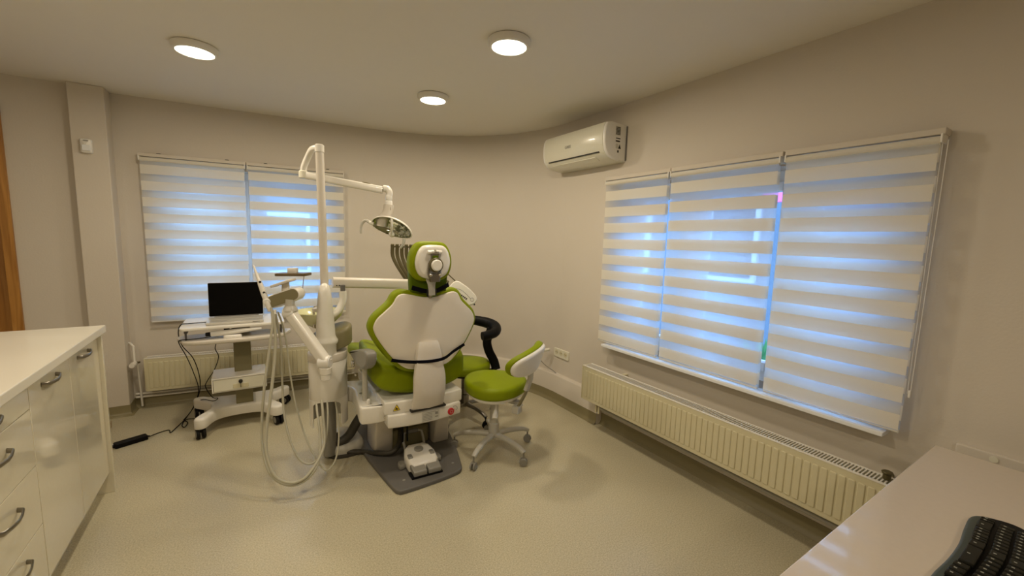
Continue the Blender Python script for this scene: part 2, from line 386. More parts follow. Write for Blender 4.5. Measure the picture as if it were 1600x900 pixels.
# ------------------------------------------------------------------ windows
def window(name, F, s0, s1, z0, z1, splits, rev, trans=None):
    """F: (s, z, into room). Frame sits rev behind the wall face."""
    g = G(F); a, b_ = -rev-.07, -rev; fw = .06
    g.bx(s0, s0+fw, z0, z1, a, b_, .004); g.bx(s1-fw, s1, z0, z1, a, b_, .004)
    g.bx(s0+fw, s1-fw, z0, z0+fw, a, b_, .004); g.bx(s0+fw, s1-fw, z1-fw, z1, a, b_, .004)
    for sx in splits: g.bx(sx-.04, sx+.04, z0+fw, z1-fw, a, b_, .004)
    if trans: g.bx(s0+fw, s1-fw, trans-.03, trans+.03, a+.002, b_-.002, .004)
    o = struct(g.build(name, 'pvc'))
    e = [s0] + list(splits) + [s1]
    for i in range(len(e)-1):
        l, r = e[i]+(.06 if i == 0 else .04), e[i+1]-(.06 if i == len(e)-2 else .04)
        q = G(F)          # sash
        q.bx(l, l+.05, z0+fw, z1-fw, a+.01, b_+.012, .004); q.bx(r-.05, r, z0+fw, z1-fw, a+.01, b_+.012, .004)
        q.bx(l+.05, r-.05, z0+fw, z0+fw+.05, a+.01, b_+.012, .004); q.bx(l+.05, r-.05, z1-fw-.05, z1-fw, a+.01, b_+.012, .004)
        sa = q.build('window_sash', 'pvc', o)
        q = G(F); q.bx(l+.05, r-.05, z0+fw+.05, z1-fw-.05, a+.03, a+.036); q.build('window_pane', 'glass', sa)
    return o
window('window_1', FB, *W1, (.06,), .13)
FR = Matrix(((0, 0, -1, XR), (1, 0, 0, 0), (0, 1, 0, 0), (0, 0, 0, 1)))   # (y, z, into room)
window('window_2', FR, *W2, (1.05, 1.66), .13, None)
g = G(FR); g.bx(.545, 2.215, .654, .674, -.12, .100, .004); o = struct(g.build('trim_2', 'pvc'))      # window sill boards
g = G(FB); g.bx(W1[0]-.02, W1[1]+.02, .702, .72, -.12, .03, .004); struct(g.build('trim_3', 'pvc'))

# ------------------------------------------------------------------ day-night roller blinds
def blind(F, s0, s1, zt, zb, d, per, band, fb, sh, label, group, chain=None, rail=True, wav=0):
    ph_f = (zb-fb) % per; ph_b = (zb-fb-sh) % per       # fb: lower edge of one front band; sh: shift of the back layer
    c = F @ Vector(((s0+s1)/2, zb, d))
    t = thing('roller_blind', label, 'window blind', c, 0, group)
    g = G(F); g.bx(s0-.004, s1+.004, zt+.002, zt+.028, .004, d-.006, .003)
    for q in (.18, .82): g.mi = 1; g.bx(s0+(s1-s0)*q-.012, s0+(s1-s0)*q+.012, zt+.028, zt+.031, .03, .06); g.mi = 0
    g.build('headrail', ['wall', 'ink'], t)
    for e in (s0, s1-.007): g = G(F); g.bx(e, e+.007, zt-.030, zt+.004, .02, d+.006, .002); g.build('end_bracket', 'plastic', t)
    g = G(); g.cyl(F @ Vector((s0+.006, zt-.020, d-.012)), F @ Vector((s1-.006, zt-.020, d-.012)), .0175, 20); g.build('roller_tube', 'cloth', t)
    g = G(F); n = 14
    def sheet(dd, ph):
        z = zt-.02; segs = []
        edges = []
        zz = zb
        k = 0
        while True:
            a = zb-ph+k*per; b1 = a+band; b2 = a+per
            for (p0, p1, mi) in ((a, b1, 0), (b1, b2, 1)):
                p0_, p1_ = max(p0, zb), min(p1, zt-.02)
                if p1_ > p0_+1e-4: segs.append((p0_, p1_, mi))
            k += 1
            if b2 > zt: break
        for (p0, p1, mi) in segs:
            cols = []
            for i in range(n+1):
                s_ = s0+.008+(s1-s0-.016)*i/n
                def w_(zv): return wav*math.sin(PI*(i/n))*((zt-zv)/(zt-zb))**2
                cols.append(g.put([(s_, p0, dd+w_(p0)), (s_, p1, dd+w_(p1))]))
            for i in range(n): g.face([cols[i][0], cols[i+1][0], cols[i+1][1], cols[i][1]], mi)
    sheet(d, ph_f); sheet(d-.026, ph_b)
    g.build('cloth', ['cloth', 'sheer'], t)
    g = G(); g.cyl(F @ Vector((s0+.008, zb-.004, d-.012)), F @ Vector((s1-.008, zb-.004, d-.012)), .007, 12); g.build('bottom_bar', 'plastic', t)
    if chain is not None:
        g = G(); a, zc2 = chain
        for o_ in (-.005, .010): g.tube([F @ Vector((a+o_, zt-.02, d-.012)), F @ Vector((a+o_*.6, zc2, d-.012))], .0013, 6)
        g.box(F @ Vector((a, zc2, d-.012)), (.008, .008, .03), .002); g.build('chain', 'plastic', t)
    return t
GB = 'striped blinds over the two windows'
blind(FB, -.668, .020, 1.995, .715, .060, .1232, .070, 1.7416, .047, 'cream striped blind on the left half of the window behind the laptop', GB, chain=(-.655, .75))
blind(FB, .032, .785, 1.995, .715, .060, .1213, .069, 1.7546, .0, 'cream striped blind behind the lamp pole with open blue slits', GB, chain=(.776, .80))
D2 = XR-2.262
blind(FR, 1.722, 2.272, 1.893, .695, D2, .1160, .069, 1.7463, .0, 'narrow striped blind nearest the air conditioner on the long window', GB)
blind(FR, 1.070, 1.710, 1.893, .695, D2, .1169, .066, 1.6423, .0, 'middle striped blind of the three on the long window', GB)
blind(FR, .496, 1.052, 1.893, .695, D2, .1175, .066, 1.758, .034, 'wide striped blind nearest the desk with almost closed stripes', GB, chain=(.488, .86), wav=.012)

# ------------------------------------------------------------------ outside
g = G(); g.bx(XR+.3, 14, -6, 12, -.5, -.4); g.bx(-8, XR+.3, 4.8, 14, -.5, -.4); struct(g.build('ground_outside', 'gravel'))
t = thing('neighbour_house', 'pale rendered house across the yard, seen through the long striped blinds', 'building', (7, 1.5, -.4))
g = G(); g.bx(6.2, 9, -3, 7, -.4, 2.5); g.build('wall', 'plasterout', t)
g = G(); g.prism([(6.0, 2.5), (9.2, 2.5), (7.6, 3.3)], -3.2, 7.2, Matrix(((1, 0, 0, 0), (0, 0, 1, 0), (0, 1, 0, 0), (0, 0, 0, 1)))); g.build('roof', 'roof', t)
for y in (.6, 3.1, 5.0):
    g = G(); g.bx(6.14, 6.21, y, y+.9, .9, 2.1, .01); wn = g.build('window', 'pvc', t)
    g = G(); g.bx(6.12, 6.145, y+.07, y+.83, .97, 2.03); g.build('pane', 'screen', wn)
g = G(); g.bx(5.2, 6.15, .75, 2.6, 2.30, 2.38, .01); g.bx(5.15, 5.2, .75, 2.6, 1.95, 2.38, .01); tag(g.build('awning', 'pink', None, (5.6, 1.6, 1.95)), 'pink awning outside, glimpsed through the top of the blind nearest the desk', 'awning')
t = thing('potted_plant', 'green plant in a blue planter outside, seen between two blinds', 'plant', (2.95, 1.37, -.4))
g = G(); g.lathe([(.10, 0), (.15, 1.05), (.16, 1.07), (.14, 1.07), (.13, 1.0)], Matrix.Translation((2.95, 1.37, -.4)), 20); g.build('planter', 'bluepot', t)
g = G()
for i in range(40):
    a = random.random()*2*PI; l = .10+.12*random.random(); r0 = .10*random.random()
    p = Vector((2.95+r0*math.cos(a), 1.37+r0*math.sin(a), .64)); q = p+Vector((math.cos(a)*.09, math.sin(a)*.09, l)); sd = Vector((-math.sin(a), math.cos(a), 0))*.014
    g.face(g.put([p, (p+q)/2+sd, q, (p+q)/2-sd]))
g.build('foliage', 'leaf', t)
t = thing('garden_house', 'pale house wall outside the window behind the laptop', 'building', (0, 9, -.4))
g = G(); g.bx(-5, 5, 8.6, 11, -.4, 2.6); g.build('wall', 'plasterout', t)
g = G(); g.prism([(8.4, 2.6), (11.2, 2.6), (9.8, 3.6)], -5.2, 5.2, Matrix(((0, 0, 1, 0), (1, 0, 0, 0), (0, 1, 0, 0), (0, 0, 0, 1)))); g.build('roof', 'roof', t)
for x in (-2, .1, 1.6):
    g = G(); g.bx(x, x+.9, 8.54, 8.61, .7, 1.8, .01); wn = g.build('window', 'pvc', t)
    g = G(); g.bx(x+.07, x+.83, 8.52, 8.545, .77, 1.73); g.build('pane', 'screen', wn)

# ------------------------------------------------------------------ ceiling lamps
def ceiling_lamp(x, y, label):
    t = thing('ceiling_lamp', label, 'ceiling lamp', (x, y, ZC), 0, 'round surface lamps on the ceiling')
    g = G(); g.lathe([(.103, 0), (.108, -.004), (.106, -.024), (.098, -.034), (.088, -.036), (.086, -.030)], Matrix.Translation((x, y, ZC)), 40); g.build('housing', 'plastic', t)
    g = G(); g.lathe([(.0865, -.031), (.07, -.036), (.04, -.038), (1e-5, -.0385)], Matrix.Translation((x, y, ZC)), 40); g.build('diffuser', 'diffuser', t)
    l = bpy.data.lights.new('lamp_light', 'AREA'); l.shape = 'DISK'; l.size = .17; l.energy = LAMP_W; l.color = LAMP_COL; l.spread = PI
    lo = bpy.data.objects.new('lamp_light', l); COL.objects.link(lo); lo.location = (0, 0, -.045); lo.parent = t
    return t
ceiling_lamp(-.195, 2.95, 'round ceiling lamp nearest the left window, left of the dental lamp pole')
ceiling_lamp(1.155, 1.885, 'round ceiling lamp nearest the camera, high above the chair and its foot control')
ceiling_lamp(1.155, 2.90, 'round ceiling lamp furthest into the curved corner, smallest of the three in view')
ceiling_lamp(-.195, 1.1, 'round ceiling lamp out of view above the white cabinets')
ceiling_lamp(-1.545, 1.3, 'added ceiling light, unseen, left of the white cabinets to brighten the left wall')  # unseen lamp added to lift the brightness of the left wall
ceiling_lamp(.4, -1.2, 'round ceiling lamp out of view at the rear of the room')

# ------------------------------------------------------------------ air conditioner
t = thing('air_conditioner', 'white split air conditioner on the wall above the long window, left end', 'air conditioner', (XR, 2.53, 2.03))
prof = [(XR, 2.285), (XR-.16, 2.290), (XR-.195, 2.280), (XR-.213, 2.25), (XR-.220, 2.20), (XR-.218, 2.14), (XR-.205, 2.09), (XR-.175, 2.055), (XR-.13, 2.035), (XR-.05, 2.025), (XR, 2.025)]
FA = Matrix(((1, 0, 0, 0), (0, 0, 1, 0), (0, 1, 0, 0), (0, 0, 0, 1)))
g = G(); g.slab(prof, 2.19, 2.865, .004, .004, FA, n=2); g.build('body', 'acplastic', t)
inset = [((p[0]-XR)*.985+XR, (p[1]-2.155)*.985+2.155) for p in prof]
for y0, y1 in ((2.168, 2.19), (2.865, 2.887)):
    g = G(); g.slab(inset, y0, y1, .008 if y0 < 2.5 else 0, .008 if y0 > 2.5 else 0, FA, n=3); g.build('end_cap', 'plastic', t)
g = G(); g.bx(XR-.009, XR-.0005, 2.160, 2.9, 2.035, 2.275, .002); g.build('mounting_plate', 'dgrey', t)
fa = frame((XR-.1985, 2.52, 2.081), (0, 1, 0), (.6, 0, -.8))
g = G(); g.bx(XR-.204, XR-.192, 2.235, 2.82, 2.078, 2.086, .001); g.build('air_slot', 'ink', t)
g = G(); g.box((XR-.158, 2.54, 2.045), (.05, .50, .006), .002, Matrix.Rotation(math.radians(25), 4, 'Y')); g.build('louvre', 'acplastic', t)
text_part('logo', 'GREE', .030, frame((XR-.2207, 2.56, 2.165), (0, -1, 0), (0, 0, 1)), 'grey', t)
def lab(n_, y, z0, z1, x0, x1, mt, p=t): g = G(); g.bx(x0, x1, y-.0012, y, z0, z1); return g.build(n_, mt, p)
lb = lab('energy_label', 2.1682, 2.20, 2.262, XR-.115, XR-.065, 'label')
for k in range(6): lab('print_line', 2.1672, 2.206+k*.009, 2.211+k*.009, XR-.111, XR-.069, 'ink', lb)
lab('sticker', 2.1682, 2.176, 2.183, XR-.108, XR-.065, 'ink'); lab('sticker', 2.1682, 2.156, 2.165, XR-.110, XR-.068, 'ink')
lab('warning_sticker', 2.1682, 2.110, 2.142, XR-.108, XR-.086, 'label')
g = G(); g.prism([(XR-.082, 2.110), (XR-.056, 2.110), (XR-.069, 2.142)], 2.167, 2.1682, FA); g.build('warning_sticker', 'ink', t)
lab('sticker', 2.1682, 2.082, 2.098, XR-.090, XR-.076, 'ink')

# ------------------------------------------------------------------ small wall fittings
t = thing('motion_detector', 'small white motion detector high on the wall pillar', 'motion detector', (-.925, 4.172, 2.0))
g = G(); g.slab(rrect(.062, .098, .012), 0, .032, 0, .012, frame((-.925, 4.174, 2.015), (1, 0, 0), (0, 0, 1)), crown=.008); g.build('housing', 'plastic', t)
g = G(); g.slab(rrect(.044, .040, .006), 0, .004, 0, .002, frame((-.922, 4.136, 2.0), (1, 0, 0), (0, 0, 1))); g.build('lens', 'pvc', t)
g = G(); g.bx(-.935, -.909, 4.135, 4.139, 2.046, 2.052); g.build('logo_mark', 'grey', t)
t = thing('wall_socket', 'cream triple wall socket above the corner ledge beside the long radiator', 'socket', (XR, 2.78, .44))
FS = Matrix(((0, 0, -1, XR), (1, 0, 0, 0), (0, 1, 0, 0), (0, 0, 0, 1)))
g = G(); g.slab(rrect(.205, .078, .008, 3, 2.785, .435), 0, .011, 0, .003, FS); g.build('plate', 'acplastic', t)
for k in range(3):
    y = 2.785+(k-1)*.060
    g = G(); g.slab(circ(.021, 24, y, .441), .004, .0125, 0, 0, FS); sk = g.build('socket_well', 'cream', t)
    g = G(); g.slab(circ(.0035, 10, y-.009, .441), .011, .0135, 0, 0, FS); g.slab(circ(.0035, 10, y+.009, .441), .011, .0135, 0, 0, FS); g.build('pin_hole', 'ink', sk)
t = thing('power_plug', 'cream plug with thin dark lead drooping onto the corner ledge', 'plug', (2.24, 2.90, .45))
g = G(); g.cyl((2.296, 2.90, .455), (2.255, 2.93, .445), .014, 16, .003); g.build('plug_body', 'acplastic', t)
g = G(); g.tube([(2.255, 2.93, .445), (2.235, 2.96, .42), (2.235, 2.97, .36), (2.27, 2.93, .305), (2.305, 2.86, .268), (2.315, 2.82, .252)], .0035, 8, sm=5); g.build('lead', 'grey', t)
t = thing('wall_trunking', 'narrow beige socket strip on the wall just behind the desk corner', 'cable trunking', (XR, .25, .66))
g = G(); g.bx(XR-.022, XR, .02, .345, .660, .700, .004); g.build('duct', 'wall', t)
for k in range(3): g = G(); g.slab(circ(.012, 20, .075+k*.085, .680), .020, .025, 0, 0, FR); g.build('socket_well', 'acplastic', t)

# ------------------------------------------------------------------ radiators
def radiator(F, s0, s1, z0, z1, d0, d1, label, pitch_, valve, gr='panel radiators below the windows'):
    c = F @ Vector(((s0+s1)/2, z0, (d0+d1)/2))
    t = thing('radiator', label, 'radiator', c, 0, gr)
    g = G(F); g.bx(s0, s1, z0, z1-.004, d1-.016, d1-.006, .004)
    k = int((s1-s0-.03)/pitch_)
    st = (s1-s0-k*pitch_)/2
    for i in range(k):
        a = s0+st+i*pitch_
        g.slab(rrect(pitch_*.80, z1-z0-.060, .006, 2, a+pitch_/2, (z0+z1)/2-.004), d1-.007, d1-.002, 0, .0035, None, n=2)
    g.build('front_panel', 'cream', t)
    g = G(F); g.bx(s0, s1, z0, z1-.01, d0, d0+.012, .003); g.build('back_panel', 'cream', t)
    for e in (s0-.002, s1-.006): g = G(F); g.bx(e, e+.008, z0+.004, z1, d0, d1-.002, .003); g.build('side_cover', 'cream', t)
    g = G(F); g.bx(s0, s1, z1-.006, z1, d1-.020, d1-.004, .002); g.bx(s0, s1, z1-.006, z1, d0, d0+.014, .002)
    a = s0+.008
    while a < s1-.008: g.bx(a, a+.0055, z1-.005, z1-.001, d0+.012, d1-.018); a += .0128
    g.build('top_grille', 'white', t)
    g = G(F); g.bx(s0+.01, s1-.01, z0+.03, z1-.03, d0+.014, d1-.018); g.build('convector_core', 'conduit', t)
    for e in (s0+.25, s1-.25): g = G(F); g.bx(e-.015, e+.015, z0+.03, z1-.03, .0005, d0+.001); g.build('wall_bracket', 'cream', t)
    return t
tr = radiator(FR, .28, 2.283, .240, .505, XR-2.232, XR-2.130, 'long low cream radiator under the right-hand window', .0335, None)
g = G(); g.cyl((2.19, .50, .505), (2.19, .50, .530), .014, 12, .003); g.cyl((2.19, .50, .53), (2.19, .50, .540), .020, 8, .003); g.build('air_valve', 'bronze', tr)
g = G(); g.cyl((2.165, 2.15, .24), (2.165, 2.15, .17), .008); g.cyl((2.165, 2.12, .24), (2.165, 2.12, .17), .008); g.build('connector', 'cream', tr)
trl = radiator(FB, -.708, .84, .165, .435, .045, .135, 'low cream radiator under the window behind the equipment trolley', .0335, None)
g = G(FB); g.tube([(-.742, .40, .09), (-.775, .40, .09)], .008, 10); g.build('connector', 'bronze', trl)
g = G(FB); g.tube([(-.772, .395, .09), (-.772, .395, .14)], [.016, .02], 16); g.tube([(-.772, .395, .13), (-.772, .395, .165)], [.019, .022, .018], 16); g.build('thermostat_valve', 'white', trl)
g = G(FB); g.tube([(-.775, .40, .09), (-.775, .53, .09), (-.80, .55, .06), (-.86, .552, .04)][0:3]+[(-.83, .552, .03)], .008, 10); g.tube([(-.758, .38, .09), (-.765, .20, .05), (-.765, .02, .03)], .008, 10); g.build('riser_pipe', 'white', trl)
g = G(FB); g.tube([(-.80, .125, .03), (.84, .125, .03)], .009, 10); g.tube([(-.80, .098, .03), (.84, .098, .03)], .009, 10)
tag(g.build('heating_pipe', 'white', None, FB @ Vector((0, .11, .03))), 'pair of thin white heating pipes along the wall below the left radiator', 'pipe')
g = G(FR); g.tube([(2.25, .14, .05), (.3, .14, .05)], .011, 10); g.tube([(2.25, .175, .05), (.3, .175, .05)], .011, 10)
tag(g.build('heating_pipe', 'lgrey', None, (XR-.05, 1.2, .15)), 'pair of heating pipes along the wall below the long radiator', 'pipe')

# ------------------------------------------------------------------ white cabinets on the left
CX = -.685; CT = .93
g = G(); g.bx(-1.30, -.655, .35, 2.995, CT-.038, CT, .004); tag(g.build('worktop', 'counter', None, (-.98, 1.7, CT-.038)), 'long pale speckled worktop lying on the white cabinets at left', 'worktop')
g = G(); g.bx(-1.285, -.668, 2.958, 2.978, .0, CT-.038, .002); tag(g.build('end_panel', 'gloss', None, (-.98, 2.968, 0)), 'white end panel closing the cabinet run beside the trolley', 'panel')
def handle(y, z, half, p):
    half *= 1.15
    g = G(); ax = .024
    pts = [(CX+.001, y-half, z), (CX+.016, y-half*.92, z-.001), (CX+ax, y-half*.45, z-.003), (CX+ax+.003, y, z-.004), (CX+ax, y+half*.45, z-.003), (CX+.016, y+half*.92, z-.001), (CX+.001, y+half, z)]
    g.tube(pts, [(.0095, .004), (.009, .004), (.0075, .0035), (.0075, .0035), (.0075, .0035), (.009, .004), (.0095, .004)][:7], 10)
    return g.build('handle', 'steel', p)
def cabinet(y0, y1, label, fronts, name='base_cabinet', group=None):
    t = thing(name, label, 'cabinet', (-.98, (y0+y1)/2, 0), 0, group)
    g = G(); g.bx(-1.28, CX-.020, y0+.002, y1-.002, .105, CT-.0385, .001); g.build('body', 'gloss', t)
    g = G(); g.bx(-1.20, CX-.055, y0+.002, y1-.002, 0, .105); g.build('plinth', 'gloss', t)
    for (kind, a, b_, z0, z1, hy, hz) in fronts:
        g = G(); g.bx(CX-.019, CX, a+.0015, b_-.0015, z0+.0015, z1-.0015, .0015); d = g.build(kind, 'gloss', t)
        handle(hy, hz, .062, d)
    return t
gc = 'white gloss cabinets under the worktop'
cabinet(2.135, 2.956, 'white two-door cabinet nearest the window, at the end of the worktop', [('door', 2.135, 2.545, .115, .885, 2.315, .845), ('door', 2.545, 2.956, .115, .885, 2.72, .845)], group=gc)
cabinet(1.53, 2.133, 'white drawer cabinet next to the two-door one, cut by the left frame edge', [('drawer', 1.53, 2.133, .79, .885, 1.83, .85), ('drawer', 1.53, 2.133, .575, .79, 1.87, .72), ('drawer', 1.53, 2.133, .345, .575, 1.89, .50), ('drawer', 1.53, 2.133, .115, .345, 1.91, .295)], group=gc)
cabinet(.93, 1.528, 'white drawer cabinet nearest the camera, outside the frame', [('drawer', .93, 1.528, .575, .885, 1.23, .79), ('drawer', .93, 1.528, .115, .575, 1.23, .5)], group=gc)
t = thing('cardboard_box', 'small brown box corner peeping out behind the white cabinets', 'box', (-.93, 3.90, 0))
g = G(); g.bx(-1.06, -.885, 3.84, 3.98, 0, .05, .002, 1); g.build('carton', 'card', t)
g = G(); g.bx(-1.062, -.883, 3.90, 3.92, .0495, .0507); g.build('tape', 'amber', t)

# ------------------------------------------------------------------ desk and keyboard
t = thing('desk', 'pale glossy desk in the lower right corner with the keyboard on it', 'desk', (1.5, -.2, 0))
DZ = .72
g = G(); g.bx(.50, 2.165, -.55, .375, DZ-.028, DZ, .003); g.build('desktop', 'desk', t)
for x in (.56, 2.07): g = G(); g.bx(x, x+.025, -.50, .33, .0, DZ-.028, .002); g.build('side_panel', 'desk', t)
g = G(); g.bx(.585, 2.07, -.10, -.08, .25, DZ-.028, .001); g.build('modesty_panel', 'desk', t)
t = thing('keyboard', 'black ergonomic keyboard with grey-green rim on the desk', 'keyboard', (1.45, .08, DZ))
KZ = DZ
KY = .172
ol = [(1.61, .05), (1.645, .10), (1.64, .145), (1.605, .175), (1.52, .174), (1.43, .167), (1.33, .167), (1.22, .173), (1.10, .165), (1.06, .10), (1.06, -.02), (1.10, -.06), (1.30, -.055), (1.60, -.06), (1.635, -.03), (1.62, .01)]
g = G(); g.slab(smooth(ol, 4), KZ, KZ+.018, .003, .006); g.build('body', 'teal', t)
g = G(); g.slab(smooth([(1.55+(x-1.35)*.0+ (x-1.55)*.955, .055+(y-.055)*.86) for x, y in ol], 4), KZ+.016, KZ+.0205, .0, .002); g.build('key_bed', 'black', t)
rows = [[.7, .7, 2.7, .8, 1.0, 1.2, .7, .7, 2.0, 5.0, 1.3, 1.3, 1.3], None, None, None, None, None]
kproto = {}
nk = 0
for r in range(6):
    y = .139 - r*.0305 + (0 if r else .003)
    ws = rows[0] if r == 0 else [1]*9+([2] if r < 3 else [1.6])+[1]*9 if r != 5 else [1]*18
    x = 1.605 - (.0 if r == 0 else .004)
    for wk in ws:
        ww = .0185*wk
        if x-ww < 1.09: break
        key = round(ww, 4)
        cxk, czk = x-ww/2, KZ+.021+.006*math.exp(-((x-1.42)/.12)**2)
        yy = y - .001 + .004*math.cos(16.5*(x-1.60))
        if key not in kproto:
            q = G(); q.slab(rrect(ww-.0025, .0255, .003, 2), 0, .0075, 0, .003, n=2); q.mi = 1; q.bx(-.002, .002, .001, .006, .0074, .0078)
            o = q.build('key', ['key', 'legend']); o.parent = t
            kproto[key] = o
        else: o = kproto[key].copy(); COL.objects.link(o); o.parent = t
        o.location = (cxk-1.45, yy-.08, czk-DZ); o.rotation_euler = (0, 0, -.05*math.sin(16.5*(x-1.60))); x -= ww+.0006; nk += 1
t.location = (1.476, .098, DZ)
# ------------------------------------------------------------------ dental chair (patient looks away from the camera, along +y)
CC = .897
t = chair = thing('dental_chair', 'lime green dental chair seen from behind, on a dark grey base plate', 'dental chair', (CC, 2.55, 0))
ol = [(.665, 2.15), (1.055, 2.175), (1.085, 2.20), (1.16, 2.45), (1.215, 2.72), (1.235, 3.05), (1.18, 3.20), (.66, 3.22), (.60, 3.05), (.595, 2.75), (.592, 2.60), (.625, 2.35), (.645, 2.18)]
ol2 = []
for i, p in enumerate(ol): ol2.append(p)
ol2 = smooth([(.70, 2.137), (.88, 2.143), (1.02, 2.16), (1.07, 2.185), (1.10, 2.26), (1.16, 2.47), (1.215, 2.75), (1.235, 3.02), (1.18, 3.2), (.9, 3.22), (.66, 3.2), (.60, 3.02), (.593, 2.80), (.597, 2.62), (.62, 2.40), (.645, 2.20), (.662, 2.15)], 3)
g = G(); g.slab(ol2, 0, .026, .003, .010); g.build('base_plate', 'dgrey', t)
for x, y in ((.72, 2.23), (1.045, 2.26), (.655, 2.62), (1.175, 2.8)): g = G(); g.slab(circ(.009, 16, x, y), .026, .029, 0, .002); g.build('bolt_cover', 'grey', t)
# lift legs
def leg(x0b, x1b, x0t, x1t, yb, yt):
    g = G(); z0, z1 = .026, .345
    rr = []
    for q in (0, .03, .35, .7, 1):
        a = x0b+(x0t-x0b)*q; b_ = x1b+(x1t-x1b)*q; y0 = yb+(yt-yb)*q; y1 = y0+.22
        rr.append([(x, y, z0+(z1-z0)*q) for x, y in rrect(b_-a, y1-y0, .014, 3, (a+b_)/2, (y0+y1)/2)])
    g.rings(rr); return g.build('lift_leg', 'strut', t)
leg(.652, .772, .632, .742, 2.615, 2.50); leg(1.035, 1.150, 1.02, 1.105, 2.565, 2.44)
g = G(); g.bx(.76, 1.02, 2.60, 3.0, .026, .16, .02); g.bx(.79, .99, 2.66, 2.95, .15, .34, .02); g.build('lift_housing', 'olive', t)
g = G(); g.tube([(.80, 2.56, .20), (.88, 2.55, .23), (.97, 2.52, .26), (1.03, 2.50, .27)], .014, 10, sm=4); g.tube([(.80, 2.50, .12), (.80, 2.50, .33)], .006, 8); g.tube([(.83, 2.50, .12), (.83, 2.50, .33)], .006, 8); g.build('cable_loom', 'black', t)
# white under-seat cover, front edge gently bowed, two-tier
def cover(w0, w1, y0, z0, z1, name, nib=.0):
    g = G()
    n = 12; prof = []
    pts = []
    for i in range(n+1):
        u = -1+2*i/n
        pts.append((CC-.012+u*w0, y0+.028*u*u))
    back = [(CC-.012+w0*.96, 3.05), (CC-.012-w0*.96, 3.05)]
    base = pts+back
    g.slab(base, z0, z1, .016, .010, None, n=3); return g.build(name, 'white', t)
fb = cover(.232, .2, 2.285, .318, .402, 'lower_cover'); fu = cover(.248, .2, 2.302, .396, .478, 'seat_frame')
g = G(); g.bx(.780, 1.002, 2.276, 2.31, .409, .419, .001); g.build('strut_slot', 'ink', t)
# labels on the cover
def yfront(x, y0=2.285, w0=.232): u = (x-(CC-.012))/w0; return y0+.028*u*u
fl = frame((.705, yfront(.705, 2.302, .248)-.0015, .440), (1, 0, 0), (0, 0, 1))
g = G(); g.prism([(-.021, -.016), (.021, -.016), (0, .021)], 0, .0012, fl); wl = g.build('warning_label', 'yellow', t)
g = G(); g.prism([(-.011, -.010), (.011, -.010), (.008, -.004), (.001, -.003), (-.002, .006), (-.006, .004), (-.006, -.004)], .0012, .0020, fl)
for a, b_ in (((-.021, -.016), (.021, -.016)), ((.021, -.016), (0, .021)), ((0, .021), (-.021, -.016))):
    g.tube([fl @ Vector((a[0], a[1], .0012)), fl @ Vector((b_[0], b_[1], .0012))], .0010, 4)
g.build('hand_pinch_symbol', 'ink', wl)
fl = frame((.905, yfront(.905)-.0010, .361), (1, .02, 0), (0, 0, 1))
g = G(); g.slab(rrect(.112, .064, .003, 2), 0, .001, 0, 0, fl); rl = g.build('rating_plate', 'label', t)
for k in range(6):
    g = G(); z_ = .024-k*.0092; g.box(fl @ Vector((-.020 if k else -.006, z_, .0013)), ((.058 if k else .078), .0006, .0028)); g.build('print_line', 'grey', rl)
g = G(); g.box(fl @ Vector((.038, .012, .0013)), (.018, .0006, .016)); g.box(fl @ Vector((.038, -.010, .0013)), (.020, .0006, .006)); g.build('print_block', 'grey', rl)
xs = 1.043; fl = frame((xs, yfront(xs)-.001, .357), (1, .12, 0), (0, 0, 1))
g = G(); g.slab(circ(.0215, 28), 0, .010, 0, .003, fl); eb = g.build('emergency_stop_button', 'red', t)
g = G()
for k in range(3):
    a = 2*PI*k/3
    g.prism([(.013*math.cos(a+da), .013*math.sin(a+da)) for da in (.0, .28, .14)], .0098, .0108, fl)
g.lathe([(.0085, .0098), (.0085, .0104), (.0100, .0104), (.0100, .0098)], fl, 20); g.build('arrow_mark', 'label', eb)
g = G(); g.lathe([(.017, 0), (.017, .0009), (.0185, .0009), (.0185, 0)], fl @ Matrix.Translation((.030, .010, 0)), 24, -.9, 2.3); g.build('stop_ring_mark', 'ink', t)
text_part('stop_mark', 'i', .022, fl @ Matrix.Translation((.031, .004, .0005)), 'red', t)
# seat cushion and leg rest
half = [(0, 2.368), (.14, 2.366), (.235, 2.375), (.285, 2.41), (.302, 2.53), (.300, 2.68), (.275, 2.88), (.24, 3.02), (.15, 3.07), (0, 3.08)]
ols = smooth([(CC+x, y) for x, y in mirror(half)], 3)
g = G(); g.slab(ols, .480, .655, .045, .055, None, crown=.0, n=6, curve=lambda u, v: .085*min(1, abs((u-CC)/.27))**2*(.55+.45*max(0, min(1, (v-2.37)/.18)))); g.build('seat_cushion', 'green', t, ang=80)
half = [(0, 3.06), (.14, 3.06), (.22, 3.10), (.235, 3.3), (.22, 3.55), (.19, 3.70), (.12, 3.77), (0, 3.78)]
g = G(); g.slab(smooth([(CC+x, y) for x, y in mirror(half)], 3), .50, .60, .03, .04, None, n=4, curve=lambda u, v: -(v-3.06)*.16+.03*min(1, abs((u-CC)/.22))**2); g.build('leg_rest', 'green', t, ang=80)
g = G(); g.bx(CC-.16, CC+.16, 3.0, 3.6, .40, .46, .02); g.build('leg_rest_frame', 'white', t)
# backrest: outline in (u = x, v = z), thickness away from camera (w = +y)
BY = 2.338
FBk = Matrix(((1, 0, 0, CC), (0, -.035, 1, BY+.03), (0, 1, 0, 0), (0, 0, 0, 1)))   # leans slightly towards the camera at the top
